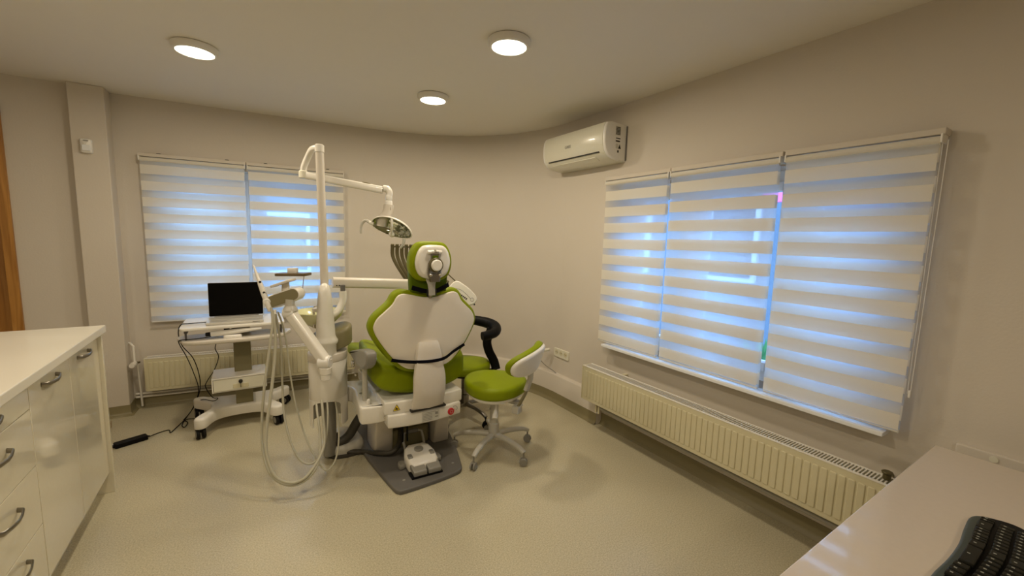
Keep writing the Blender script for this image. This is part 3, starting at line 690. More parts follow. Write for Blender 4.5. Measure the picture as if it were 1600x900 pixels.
# 
halfb = [(0, .634), (.08, .636), (.145, .652), (.200, .695), (.258, .765), (.312, .850), (.336, .905), (.338, .945), (.315, .995), (.268, 1.040), (.232, 1.075), (.214, 1.108), (.190, 1.132), (.150, 1.142), (.09, 1.130), (.04, 1.118), (0, 1.115)]
FBk2 = FBk
olb = smooth(mirror(halfb), 3)
cv = lambda u, v: -.030*(1-min(1, (u/.34)**2))
g = G(); g.slab(olb, .004, .088, .022, .030, FBk2, n=5, curve=cv, crown=.01); g.build('backrest', 'green', t, ang=80)
def shrink(ol_, d):
    N = len(ol_); r = []
    for i in range(N):
        a = Vector(ol_[i])-Vector(ol_[i-1]); b_ = Vector(ol_[(i+1) % N])-Vector(ol_[i]); tt = (a.normalized()+b_.normalized()).normalized(); r.append((ol_[i][0]-tt.y*d, ol_[i][1]+tt.x*d))
    return r
olsh = shrink(olb, .023)
g = G(); g.slab(olsh, -.010, .012, .006, 0, FBk2, n=3, curve=cv); g.build('back_shell', 'shell', t, ang=60)
# curved support strut
def strip(path, ws, th, name, mt, x0=CC-.012, p=t, bow=.010):
    P = smooth(path, 5, False); n_ = len(P); g = G(); rr = []
    W = [ws[0]]*n_
    for i in range(n_):
        q = i/(n_-1)*(len(ws)-1); k = min(len(ws)-2, int(q)); W[i] = ws[k]+(ws[k+1]-ws[k])*(q-k)
    for i in range(n_):
        a = Vector(P[max(0, i-1)]); b_ = Vector(P[min(n_-1, i+1)]); tg = (b_-a).normalized(); nn = Vector((-tg.y, tg.x))   # in (y,z) plane
        if nn.x > 0: nn = -nn
        ring = []
        for (u, d) in [(-1, -.5), (-1, .1), (-.93, .5), (-.5, .5+bow*.6/th), (0, .5+bow/th), (.5, .5+bow*.6/th), (.93, .5), (1, .1), (1, -.5)]:
            ring.append((x0+u*W[i]/2, P[i][0]+nn.x*d*th, P[i][1]+nn.y*d*th))
        rr.append(ring)
    g.rings(rr); return g.build(name, mt, p, ang=50)
strip([(2.300, .418), (2.268, .50), (2.262, .57), (2.268, .65), (2.280, .73), (2.288, .79), (2.300, .822)], [.205, .196, .200, .198, .176, .160, .142, .118], .026, 'support_strut', 'strut', CC-.006)
# black strap round the back
g = G(); pts = []
for x, z in ((-.225, .738), (-.17, .725), (-.10, .718), (0, .716), (.08, .724), (.16, .744), (.238, .778)):
    dpt = 2.262 if abs(x) < .09 else (2.284 if abs(x) < .13 else 2.300+.030*(x/.34)**2)
    pts.append((CC+x, dpt-.014 if abs(x) < .12 else dpt-.012, z))
g.tube(pts, [(.010, .0025)]*7, 8, flat=(0, 0, 1)); 
g2 = G(); P_ = smooth(pts, 4, False); g2.rtube(P_, .004, .019, .3, (0, 0, 1)); g.bm.free(); g2.build('strap', 'webbing', t)
# head rest
HY = 2.30; HX = .900
FH = Matrix(((1, 0, 0, HX), (0, -.05, 1, HY+.03), (0, 1, 0, 0), (0, 0, 0, 1)))
half = [(0, 1.190), (.055, 1.190), (.095, 1.205), (.118, 1.235), (.130, 1.285), (.126, 1.335), (.108, 1.380), (.082, 1.410), (.045, 1.420), (0, 1.421)]
olh = smooth(mirror(half), 3)
g = G(); g.slab(olh, 0, .085, .02, .030, FH, n=5, crown=.01); g.build('headrest', 'green', t, ang=80)
half = [(0, 1.205), (.040, 1.207), (.078, 1.225), (.098, 1.258), (.106, 1.300), (.098, 1.345), (.082, 1.378), (.060, 1.396), (.03, 1.401), (0, 1.402)]
FH2 = FH @ Matrix.Translation((.003, 0, -.002)); 
g = G(); g.slab(smooth(mirror(half), 3), -.026, .004, .020, 0, FH2, n=5)
for sx in (-1, 1): g.tube([FH2 @ Vector((sx*.006, 1.362, -.030)), FH2 @ Vector((sx*.036, 1.360, -.028)), FH2 @ Vector((sx*.040, 1.350, -.015))], [.011, .013, .008], 12)
g.build('headrest_shell', 'white', t, ang=60)
hb = G(); hb.box(FH2 @ Vector((0, 1.335, -.036)), (.046, .014, .060), .003); hb.tube([FH2 @ Vector((-.032, 1.30, -.032)), FH2 @ Vector((-.038, 1.24, -.036)), FH2 @ Vector((-.028, 1.21, -.04))], .006, 8, sm=3); hb.tube([FH2 @ Vector((.032, 1.30, -.032)), FH2 @ Vector((.036, 1.24, -.036)), FH2 @ Vector((.028, 1.21, -.04))], .006, 8, sm=3)
hb.box(FH2 @ Vector((0, 1.215, -.042)), (.06, .022, .050), .004); bk = hb.build('headrest_joint', 'steel', t)
g = G(); g.box(FH2 @ Vector((0, 1.325, -.0445)), (.034, .004, .034), .001); g.build('joint_window', 'greend', bk)
g = G(); g.cyl(FH2 @ Vector((0, 1.372, -.035)), FH2 @ Vector((0, 1.360, -.046)), .006); g.box(FH2 @ Vector((0, 1.356, -.045)), (.048, .006, .008), .002); g.build('joint_clip', 'chrome', bk)
kc = FH2 @ Vector((-.002, 1.288, -.046))
g = G(); g.cyl(kc, kc+Vector((0, -.022, 0)), .0425, 32, .004); g.build('knob_ring', 'bronze', bk)
g = G(); g.cyl(kc+Vector((0, -.015, 0)), kc+Vector((0, -.034, 0)), .033, 32, .006); g.build('knob', 'white', bk)
for sx in (-1, 1): g = G(); g.sphere(kc+Vector((sx*.027, -.004, -.055)), .011, 12); g.build('hinge_screw', 'chrome', bk)
# neck cushion between headrest and backrest
half = [(0, 1.120), (.10, 1.120), (.112, 1.14), (.116, 1.20), (.118, 1.245), (.10, 1.26), (0, 1.262)]
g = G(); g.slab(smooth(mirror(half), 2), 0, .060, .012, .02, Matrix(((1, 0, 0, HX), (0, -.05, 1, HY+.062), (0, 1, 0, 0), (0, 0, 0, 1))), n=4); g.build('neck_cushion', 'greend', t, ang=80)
g = G(); g.rtube(smooth([(HX-.112, HY-.012, 1.155), (HX-.07, HY-.024, 1.142), (HX-.02, HY-.03, 1.130), (HX+.03, HY-.03, 1.132), (HX+.08, HY-.024, 1.150), (HX+.116, HY-.012, 1.165)], 4, False), .004, .026, .2); g.build('neck_strap', 'webbing', t)
strip([(HY-.040, 1.108), (HY-.036, 1.15), (HY-.030, 1.19), (HY-.026, 1.215)], [.040, .040, .044, .066, .06], .010, 'slide_bar', 'lgrey', HX, bow=.002)
for sx in (-1, 1): g = G(); g.box((HX+sx*.026, HY-.034, 1.125), (.006, .01, .036), .001); g.build('slide_guide', 'ink', t)
g = G(); g.tube([(HX, HY-.030, 1.135), (HX, HY-.02, 1.10), (HX, BY+.0, 1.09)], .012, 8, flat=(1, 0, 0)); g.build('slide_socket', 'steel', t)
# left arm rest
g = G(); AX = .562
Fa = Matrix(((0, 0, 1, AX-.030), (1, 0, 0, 0), (0, 1, 0, 0), (0, 0, 0, 1)))
g.slab(smooth([(2.31, .735), (2.30, .785), (2.34, .800), (2.48, .775), (2.66, .725), (2.74, .700), (2.74, .685), (2.62, .66), (2.44, .665), (2.35, .70)], 3), 0, .060, .012, .012, Fa, n=3); g.build('armrest_pad', 'grey', t)
g = G(); g.rtube([(AX, 2.47, .68), (AX+.004, 2.49, .60), (AX+.006, 2.50, .45)], .030, .030, .35, (1, 0, 0)); g.build('armrest_post', 'lgrey', t)
g = G(); g.cyl((AX-.03, 2.62, .65), (AX-.045, 2.62, .65), .022, 20, .003); g.cyl((AX-.03, 2.56, .60), (AX-.04, 2.56, .60), .012, 16, .002); g.build('armrest_hinge', 'chrome', t)
# swing bracket on the left that carries the unit
g = G(); olc = smooth([(.532, 2.385), (.60, 2.368), (.652, 2.372), (.665, 2.39), (.665, 2.82), (.60, 2.88), (.535, 2.90), (.36, 2.93), (.36, 2.84), (.49, 2.82), (.545, 2.74), (.535, 2.60), (.518, 2.44), (.520, 2.40)], 3)
g.slab(olc, .345, .450, .010, .012, None, n=3); br = g.build('swing_bracket', 'white', t, ang=50)
g = G(); g.cyl((.573, 2.43, .449), (.573, 2.43, .470), .013, 16, .004); g.sphere((.573, 2.43, .470), .012, 12); g.build('lock_pin', 'plastic', br)
g = G(); g.bx(.645, .672, 2.42, 2.75, .445, .472, .004); g.build('edge_rail', 'strut', br)
for z in (.375, .425): g = G(); g.cyl((.652, 2.382, z), (.652, 2.362, z), .009, 12, .002); g.build('bolt', 'chrome', br)
g = G(); g.slab(circ(.012, 16, .572, 2.62), .449, .4525, 0, 0); g.build('screw_cover', 'grey', br)
g = G(); g.bx(.662, .672, 2.366, 2.45, .33, .46, .001); g.build('bracket_gap', 'ink', t)

# ------------------------------------------------------------------ foot control
t = thing('foot_control', 'white and grey dental foot control standing on the dark base plate', 'foot pedal', (.86, 2.30, .026))
FP = rotz(-.05, (.862, 2.33, .026)) @ Matrix.Diagonal((1.18, 1.12, 1.12, 1))
g = G(FP); body = [(-.075, -.045), (-.060, -.075), (.060, -.075), (.078, -.045), (.082, .03), (.070, .085), (.045, .115), (-.045, .115), (-.070, .085), (-.082, .03)]
g.slab(body, .0, .058, .004, .018, None, n=3, curve=lambda u, v: max(0, (v+.06))*.14); g.build('housing', 'white', t)
g = G(FP); g.slab([(-.080, -.115), (.080, -.115), (.082, -.05), (-.082, -.05)], 0, .012, .002, .004, None, n=2); g.build('underplate', 'black', t)
for sx in (-1, 1):
    g = G(FP); xx = [sx*.004, sx*.074]; g.slab([(xx[0], -.118), (xx[1]*.95, -.118), (xx[1], -.052), (xx[0], -.052)], .014, .040, .003, .006, None, n=2, curve=lambda u, v: (v+.118)*.18); g.build('pedal', 'grey', t)
    g = G(FP); g.slab(rrect(.024, .042, .007, 3, sx*.058, .005), .060, .072, 0, .005, None, n=2); g.build('button', 'grey', t)
    g = G(FP); g.slab(smooth([(sx*.078, .01), (sx*.110, .0), (sx*.115, .035), (sx*.105, .06), (sx*.078, .055)], 2), .004, .026, .003, .006, None, n=2); g.build('side_lever', 'grey', t)
g = G(FP); g.slab(circ(.024, 24, 0, .050), .060, .084, 0, .005, None, n=2); g.build('round_button', 'grey', t)
g = G(FP); g.rtube([(-.052, .10, .03), (-.056, .150, .085), (-.050, .165, .125), (-.03, .168, .130), (.03, .168, .130), (.05, .165, .125), (.056, .150, .085), (.052, .10, .03)], .014, .012, .35, (0, -1, .2)); g.build('carrying_bow', 'grey', t)
g = G(FP); g.rtube([(-.03, .1685, .130), (.03, .1685, .130)], .022, .016, .35, (0, -1, .2)); g.build('bow_grip', 'dgrey', t)

# ------------------------------------------------------------------ floor box and hoses
t = thing('floor_box', 'low grey floor junction box with dark rim at the foot of the spittoon unit', 'junction box', (.50, 2.86, 0))
olx = smooth([(.40, 2.74), (.50, 2.70), (.60, 2.72), (.64, 2.80), (.62, 2.98), (.54, 3.06), (.44, 3.04), (.38, 2.92)], 3)
g = G(); g.slab(olx, 0, .018, 0, .005, None, n=2); g.build('rim', 'conduit', t)
g = G(); g.slab(shrink(olx, .018), .016, .075, 0, .035, None, crown=.01, n=5); g.build('cover', 'lgrey', t)
g = G(); g.tube([(.425, 2.82, .10), (.40, 2.84, .055), (.42, 2.80, .03), (.50, 2.735, .024), (.60, 2.68, .024), (.66, 2.58, .045), (.74, 2.52, .060), (.80, 2.56, .10), (.82, 2.62, .16)], .0165, 12, sm=5)
tag(g.build('floor_hose', 'conduit', None, (.6, 2.68, .02)), 'dark grey hose lying across the base plate to the floor box', 'hose')
g = G(); g.tube([(.430, 2.80, .13), (.455, 2.77, .085), (.52, 2.77, .115), (.57, 2.76, .20), (.62, 2.74, .275), (.66, 2.70, .31)], .030, 14, sm=6)
tag(g.build('conduit', 'conduit', None, (.52, 2.77, .1)), 'thick dark conduit arching from the floor box up under the chair', 'hose')

# ------------------------------------------------------------------ spittoon unit
UX, UY = .405, 2.77
t = unit = thing('dental_unit', 'white spittoon unit column with pale green bowl beside the chair', 'dental unit', (UX, UY, 0))
def ell(a, b_, n=32, cx=UX, cy_=UY, rot=-.5): return [(cx+a*math.cos(2*PI*i/n)*math.cos(rot)-b_*math.sin(2*PI*i/n)*math.sin(rot), cy_+a*math.cos(2*PI*i/n)*math.sin(rot)+b_*math.sin(2*PI*i/n)*math.cos(rot)) for i in range(n)]
g = G(); g.slab(ell(.112, .125), .42, .665, .006, .004, None, n=2); g.build('body', 'white', t, ang=50)
g = G(); g.slab(ell(.114, .127), .665, .715, .003, .006, None, n=2); g.build('collar', 'strut', t, ang=50)
g = G(); fr_c = ell(.112, .125, 120)    # skirt: open at the front, with an arched cut
rr_o = [[], []]
n_ = 120; V0 = []; V1 = []; Vi0 = []; Vi1 = []
dirc = Vector((-UX-.33, -UY)).normalized()
for i in range(n_+1):
    p = fr_c[i % n_]; d = (Vector(p)-Vector((UX, UY))).normalized(); c_ = d.dot(dirc)
    zb = .375+.045*((c_-.72)/.28)**.5 if c_ > .72 else .245
    V0.append((p[0], p[1], .425)); V1.append((p[0], p[1], zb))
    q = (UX+(p[0]-UX)*.95, UY+(p[1]-UY)*.95); Vi0.append((q[0], q[1], .425)); Vi1.append((q[0], q[1], zb))
g.rings([V0, V1, Vi1, Vi0], closed=False); g.build('skirt', 'white', t, ang=50)
g = G(); g.slab(ell(.040, .045, 24), .02, .425, 0, 0); g.build('foot_column', 'grey', t)
g = G(); g.slab(smooth([(UX-.095, UY+.0), (UX-.02, UY-.045), (UX+.08, UY-.085), (UX+.135, UY-.05), (UX+.15, UY+.05), (UX+.10, UY+.14), (UX-.02, UY+.15), (UX-.09, UY+.10)], 3), .712, .835, .01, .03, None, n=4, curve=lambda u, v: (u-UX)*.35); g.build('top_housing', 'olive', t, ang=60)
BXx, BYy = .375, 2.885
g = G(); g.lathe([(.03, .84), (.055, .855), (.105, .885), (.142, .925), (.150, .950), (.146, .953), (.138, .940), (.10, .90), (.05, .875), (1e-5, .872)], Matrix.Translation((BXx, BYy, 0)), 40); g.build('spittoon_bowl', 'bowl', t, ang=60)
g = G(); g.tube([(BXx+.02, BYy-.06, .86), (BXx+.02, BYy-.03, .83)], .02, 12); g.tube([(.335, 2.80, .86), (.335, 2.80, .96), (.34, 2.82, .985), (.36, 2.86, .985)], .008, 10, sm=3); g.build('rinse_spout', 'chrome', t)
g = G(); g.cyl((.345, 2.775, .965), (.345, 2.775, .99), .022, 20, .003); g.build('cup_holder', 'strut', t)
# lamp post socket
PX, PY = .400, 2.745
g = G(); g.lathe([(.058, .700), (.060, .705), (.060, .770), (.070, .785), (.070, .800), (.062, .812), (.056, .83), (.050, .93), (.044, 1.02), (.036, 1.10), (.026, 1.135), (.010, 1.15), (1e-5, 1.152)], Matrix.Translation((PX-.014, PY-.045, 0)), 32); g.build('post_socket', 'white', t, ang=50)

# ------------------------------------------------------------------ operating lamp
t = thing('operating_lamp', 'white dental lamp on a tall pole with jointed arm over the chair', 'dental lamp', (PX, PY+.03, .74))
QY = PY+.02
g = G(); g.cyl((PX, QY, .75), (PX-.012, QY, 1.925), .0235, 24); g.build('pole', 'strut', t)
g = G(); g.cyl((PX-.012, QY, 1.925), (PX-.012, QY, 1.975), .026, 24, .006); g.build('pole_cap', 'white', t)
E_ = Vector((.315, 2.93, 1.82))
g = G(); g.rtube([(PX-.010, QY+.005, 1.955), (PX-.045, QY+.05, 1.95), (.335, QY+.12, 1.905), (.318, 2.92, 1.855), (.315, 2.93, 1.82)], .034, .036, .4, (0, 0, 1), sm=4); g.build('upper_arm', 'white', t, ang=60)
g = G(); g.cyl((.315, 2.93, 1.835), (.315, 2.93, 1.785), .027, 20, .006); g.build('elbow_joint', 'acplastic', t)
L0 = Vector((.33, 2.92, 1.806)); L1 = Vector((.765, 2.735, 1.735))
g = G(); g.rtube([L0, L0.lerp(L1, .3), L0.lerp(L1, .97)], .036, .046, .35, (0, 0, 1)); la = g.build('spring_arm', 'white', t)
q = L0.lerp(L1, .76)+Vector((0, 0, .022)); g = G(); g.slab(rrect(.055, .02, .009), -.002, .006, 0, .002, frame(q, (L1-L0), (L1-L0).cross(Vector((0, 0, 1)))*-1)); g.build('adjuster_cover', 'olive', la)
g = G(); g.tube([(.755, 2.74, 1.748), (.778, 2.733, 1.745), (.790, 2.728, 1.725), (.790, 2.728, 1.70)], [.022, .023, .022, .020], 16, sm=3); g.build('end_joint', 'white', t)
g = G(); g.lathe([(.020, 1.71), (.022, 1.70), (.022, 1.675), (.020, 1.672), (.022, 1.668), (.023, 1.640)], Matrix.Translation((.787, 2.728, 0)), 20); g.build('swivel', 'plastic', t)
g = G(); g.rtube([(.787, 2.728, 1.645), (.780, 2.730, 1.60), (.755, 2.745, 1.55), (.745, 2.750, 1.505)], .058, .062, .4, (-.84, .54, 0), sm=3); nk_ = g.build('neck', 'strut', t, ang=60)
g = G(); g.slab(rrect(.030, .030, .008), 0, .004, 0, .001, frame((.779, 2.7065, 1.622), R2, (0, 0, 1))); g.build('switch', 'olive', nk_)
# head: shallow shell, reflector faces down and towards the camera
HC = Vector((.795, 2.70, 1.487))
hu = (Vector((.83, -.53, 0))*.93+Vector((0, 0, -.27))).normalized()      # long axis, dips to the right
hw_ = Vector((-.36, -.62, -.50)); hw_ = (hw_-hu*hw_.dot(hu)).normalized()        # facing direction
hv = hw_.cross(hu)
FHd = Matrix(((hu.x, hv.x, hw_.x, HC.x), (hu.y, hv.y, hw_.y, HC.y), (hu.z, hv.z, hw_.z, HC.z), (0, 0, 0, 1)))
a_, b_h = .140, .090
VS = .55
def dome(g, sa, depth, off, rim):
    rr = []
    for i in range(9):
        th = PI/2*i/8*.97; k = math.cos(th)
        rr.append([(a_*sa*k*math.cos(2*PI*j/36), b_h*sa*k*math.sin(2*PI*j/36)*(VS if math.sin(2*PI*j/36) < 0 else 1), off-depth*math.sin(th)) for j in range(36)])
    return rr
g = G(FHd); ro = dome(g, 1, .050, 0, 0); ri = dome(g, .94, .042, .001, 0)
g.rings(ro, (0, 1)); g.rings([ro[0], [(x*.97, y*.97, .003) for x, y, z in ro[0]], ri[0]], (0, 0)); g.build('head_shell', 'white', t, ang=60)
g = G(FHd); g.rings(ri, (0, 1)); rf = g.build('reflector', 'mirror', t, ang=20)
g = G(FHd); g.tube([(-.005, .078, -.004), (.004, .06, .016), (.010, .02, .024), (.010, -.02, .022)], [.010, .008, .008, .010], 10, sm=3); g.sphere((.010, -.025, .014), .020, 14, (1, 1.1, .9)); g.build('bulb_bracket', 'white', t)
g = G(FHd)
for i in range(34):
    x = .045+.070*random.random(); y = (-.05+.10*random.random())*math.sqrt(max(0, 1-(x/.125)**2)); g.box((x, y, -.012-.012*random.random()), (.012, .010, .008), .002, Matrix.Rotation(random.random()*3, 4, 'Z'), 1)
g.build('lens_facets', 'clear', rf)
def grip(pts): g = G(); g.rtube(smooth(pts, 4, False), .018, .012, .45, (0, 1, 0), scale=(1.15, .75)); g.build('grip', 'lgrey', t, ang=60)
Lh = HC-hu*.118
g = G(); g.cyl(Lh, Lh-hu*.03, .012, 12); g.build('grip_socket', 'white', t)
grip([Lh-hu*.02, Lh-hu*.055+Vector((0, 0, .004)), Lh-hu*.080+Vector((0, 0, -.022)), Lh-hu*.090+Vector((0, 0, -.06)), Lh-hu*.090+Vector((0, 0, -.090))])
Rh = HC+hu*.085-Vector((0, 0, .035)); grip([Rh, Rh+Vector((-.004, 0, -.028)), Rh+Vector((-.022, .01, -.060))])

# ------------------------------------------------------------------ delivery table carried by the horizontal arm
t = thing('delivery_unit', 'horizontal white arm from the lamp column to the whip rack behind the backrest', 'dental delivery unit', (.50, 2.83, 1.0))
g = G(); g.rtube([(PX+.02, PY+.02, .93), (PX+.075, PY+.04, .96), (PX+.105, PY+.05, 1.02), (PX+.108, PY+.052, 1.085)], .044, .044, .45, (-.84, .54, 0), sm=4); g.build('elbow_bracket', 'white', t, ang=60)
g = G(); g.cyl((PX+.108, PY+.052, 1.08), (PX+.108, PY+.052, 1.125), .015, 16); g.build('pivot', 'dgrey', t)
A0 = Vector((PX+.055, PY+.105, 1.138)); A1 = Vector((1.02, 2.86, 1.105))
g = G(); g.rtube([A0, A0.lerp(A1, .5), A1], .060, .068, .28, (0, 0, 1)); ha = g.build('horizontal_arm', 'strut', t)
for k in range(2): g = G(); p = A0+Vector((.02+k*.016, -.032, -.018)); g.cyl(p, p+Vector((0, -.004, 0)), .004, 10); g.build('arm_screw', 'ink', ha)
g = G(); g.cyl((1.02, 2.86, 1.09), (1.02, 2.86, 1.0), .04, 20, .01); g.build('table_pivot', 'strut', t)
g = G(); g.slab(rrect(.42, .26, .05, 5, 1.10, 2.90), .955, 1.005, .012, .012, None, n=3); g.build('tray_table', 'white', t)
# front control handle, white leaf shape with small black buttons, seen at the right of the backrest
hd0 = Vector((1.272, 2.760, 1.083)); u_ = Vector((.68, -.45, -.56)).normalized(); n_v = Vector((-.45, -.85, .25)).normalized(); v_ = n_v.cross(u_); v_ = v_.normalized(); n_v = u_.cross(v_)
FHn = Matrix(((u_.x, v_.x, n_v.x, hd0.x), (u_.y, v_.y, n_v.y, hd0.y), (u_.z, v_.z, n_v.z, hd0.z), (0, 0, 0, 1)))
olp = smooth([(-.03, -.045), (.02, -.068), (.09, -.072), (.145, -.060), (.182, -.028), (.192, .008), (.176, .036), (.12, .054), (.05, .058), (-.02, .045)], 3)
g = G(); g.slab(olp, -.014, .014, .006, .008, FHn, n=3); hp = g.build('control_panel', 'white', t, ang=50)
for k in range(5): g = G(FHn); g.box((.065+k*.014, -.018, .0145), (.009, .013, .002), .0005); g.build('button', 'ink', hp)
g = G(); g.tube([FHn @ Vector(p) for p in ((.01, -.004, .0145), (.05, .012, .0145), (.10, .010, .0145), (.145, .0, .0145))], .0009, 4, sm=3); g.lathe([(.012, .0135), (.012, .0152), (.0135, .0152), (.0135, .0135)], FHn @ Matrix.Translation((.158, .002, 0)), 20); g.build('panel_line', 'ink', hp)
g = G(); g.cyl(FHn @ Vector((.182, -.012, 0)), FHn @ Vector((.197, -.018, -.004)), .006, 10); g.build('panel_tip', 'ink', hp)
g = G(); g.tube([(1.10, 2.92, 1.30), (1.22, 2.82, 1.20), (1.32, 2.742, 1.088)], .0045, 8); g.tube([(1.16, 2.86, 1.16), (1.24, 2.79, 1.12)], .010, 8); g.build('hose_guide', 'bronze', t)
RD = Vector((.842, -.538, 0))
g = G(); g.cyl(Vector((.893, 3.045, 1.368)), Vector((.893, 3.045, 1.368))+RD*.26, .0060, 10); g.build('whip_rail', 'bronze', t)
for k in range(7):
    b0 = Vector((.902, 3.040, 1.366))+RD*(.034*k)
    e0 = Vector((1.045, 2.925, 1.03))+RD*(.022*k)
    g = G(); m1 = b0+Vector((.004, -.01, -.085)); m2 = b0.lerp(e0, .55)+Vector((-.012, -.01, -.035))
    g.rtube(smooth([tuple(b0+Vector((0, 0, .012))), tuple(b0), tuple(m1), tuple(m2), tuple(e0)], 5, False), .027, .012, .4, (-.538, -.842, 0)); wp = g.build('whip_arm', 'bronze', t, ang=60)
    g = G(); g.cyl(b0+Vector((-.009, .006, .012)), b0+Vector((.009, -.006, .012)), .009, 12); g.build('pulley', 'bronze', wp)
    g = G(); g.tube([tuple(b0+RD*.012+Vector((0, .0, -.006))), tuple(m1+RD*.014), tuple(m2+RD*.014), tuple(e0+RD*.012)], .0028, 6, sm=5); g.build('whip_hose', 'hose', wp)

# ------------------------------------------------------------------ assistant arm with instrument holder and hoses
t = thing('instrument_holder', 'white jointed arm carrying the suction holder, with long pale hoses drooping to the floor', 'dental instrument arm', (.36, 2.56, .56))
S0 = Vector((.345, 2.47, .735)); S1 = Vector((.190, 2.61, 1.000))
g = G(); g.rtube([S1+(S1-S0)*.06, S1, S0.lerp(S1, .5), S0, S0-(S1-S0)*.05], .056, .060, .26, (.5, -.6, .6)); g.build('arm', 'white', t)
ax = Vector((-.84, .54, 0)); g = G(); g.cyl(S0+ax*.033+Vector((0, 0, -.006)), S0-ax*.033+Vector((0, 0, -.006)), .036, 24, .006); g.build('arm_joint', 'plastic', t)
g = G(); g.cyl(S1+ax*.031, S1-ax*.031, .034, 24, .006); g.build('arm_joint', 'plastic', t)
g = G(); g.cyl((.347, 2.468, .70), (.347, 2.47, .660), .034, 20, .004); g.cyl((.347, 2.468, .665), (.347, 2.47, .625), .028, 20, .004); g.bx(.335, .380, 2.47, 2.66, .63, .665, .008); g.build('arm_mount', 'white', t)
g = G(); g.cyl((.190, 2.61, 1.02), (.193, 2.61, 1.075), .024, 20); g.lathe([(.040, 1.010), (.038, 1.02), (.028, 1.035), (.024, 1.04)], Matrix.Translation((.192, 2.61, 0)), 20); g.build('riser', 'lgrey', t)
# capsule shaped holder, end facing the camera
cu = Vector((.141, -.084, .062)).normalized(); cw = Vector((-.45, -.85, .05)); cw = (cw-cu*cw.dot(cu)).normalized(); cvv = cw.cross(cu)
CP = Vector((.157, 2.625, 1.083)); FC_ = Matrix(((cu.x, cvv.x, cw.x, CP.x), (cu.y, cvv.y, cw.y, CP.y), (cu.z, cvv.z, cw.z, CP.z), (0, 0, 0, 1)))
g = G(); cap = rrect(.196, .074, .0365, 8); g.slab(cap, -.075, .0, .008, .008, FC_, n=3); hd = g.build('holder_body', 'white', t, ang=50)
g = G(); g.slab(rrect(.184, .062, .0305, 8), -.002, .0035, 0, .002, FC_, n=2); g.build('holder_end', 'olive', hd, ang=50)
g = G(); g.slab(rrect(.125, .085, .02, 5), 0, .014, .004, .005, frame(CP+Vector((.01, .03, .075)), (.85, -.45, .35), (.5, .85, 0)), n=2); g.cyl(CP+Vector((.02, .04, .03)), CP+Vector((.02, .04, .08)), .02, 14); g.build('keypad', 'strut', hd)
# instrument leaning in the holder: slim tapered hand piece with two black buttons
I0 = Vector((.088, 2.655, 1.035)); I1 = Vector((.026, 2.72, 1.262))
g = G(); g.tube([I0-(I1-I0)*.12, I0, I0.lerp(I1, .3), I0.lerp(I1, .55), I0.lerp(I1, .62), I1], [.010, .0135, .0145, .0125, .010, .0045], 14); hpz = g.build('suction_handpiece', 'white', t)
for q in (.34, .60): p = I0.lerp(I1, q); g = G(); g.cyl(p+Vector((.002, -.010, 0)), p+Vector((.003, -.0155, 0)), .0065, 12); g.build('button', 'ink', hpz)
g = G(); p = I0.lerp(I1, .12); g.cyl(p+Vector((0, .01, 0)), p+Vector((0, -.012, -.002)), .019, 18, .004); g.cyl(I0+Vector((.03, -.01, -.02)), I0+Vector((.03, -.02, -.045)), .008, 10); g.build('holder_clip', 'plastic', t)
# four hoses
def hose(pts, r, mt='hose'): g = G(); g.tube(pts, r, 10, sm=7); return g.build('hose', mt, t)
hose([(.100, 2.64, 1.03), (.104, 2.62, .95), (.082, 2.60, .80), (.050, 2.58, .60), (.030, 2.56, .40), (.030, 2.52, .24), (.065, 2.47, .125), (.14, 2.42, .075), (.22, 2.39, .095), (.29, 2.41, .17), (.315, 2.52, .27), (.320, 2.66, .38), (.325, 2.74, .50)], .0070)
hose([(.108, 2.64, 1.01), (.114, 2.62, .93), (.110, 2.60, .80), (.085, 2.56, .60), (.050, 2.52, .38), (.045, 2.48, .25), (.08, 2.43, .14), (.16, 2.40, .095), (.24, 2.39, .13), (.325, 2.45, .24), (.345, 2.60, .36), (.350, 2.72, .50)], .0082)
hose([(.118, 2.64, 1.01), (.130, 2.63, .92), (.140, 2.62, .80), (.138, 2.60, .60), (.140, 2.56, .42), (.165, 2.51, .27), (.215, 2.47, .165), (.28, 2.46, .155), (.34, 2.50, .24), (.372, 2.60, .36), (.38, 2.72, .50)], .0058)
hose([(.132, 2.64, 1.00), (.152, 2.66, .93), (.172, 2.68, .80), (.184, 2.66, .62), (.205, 2.61, .44), (.240, 2.55, .28), (.290, 2.48, .150), (.335, 2.44, .095), (.385, 2.44, .150), (.415, 2.50, .26), (.425, 2.62, .38), (.42, 2.74, .50)], .0048)
# small tray on a thin rod with a white box on it
g = G(); g.tube([(.262, 2.70, 1.085), (.272, 2.70, 1.16), (.276, 2.695, 1.20)], .0024, 6, sm=3); g.build('tray_rod', 'chrome', t)
g = G(); g.slab(rrect(.175, .105, .016, 4), 0, .015, .002, .003, frame((.225, 2.735, 1.198), (.87, -.46, .02), (.46, .87, 0)), n=2); g.build('small_tray', 'amber', t)
tt_ = G(); tt_.slab(rrect(.050, .036, .004, 3), 0, .030, .001, .003, frame((.222, 2.735, 1.2135), (.87, -.46, .02), (.46, .87, 0)), n=2)
tag(tt_.build('box', 'plastic', None, (.222, 2.735, 1.208)), 'tiny white box standing on the small amber tray in front of the blind', 'box')

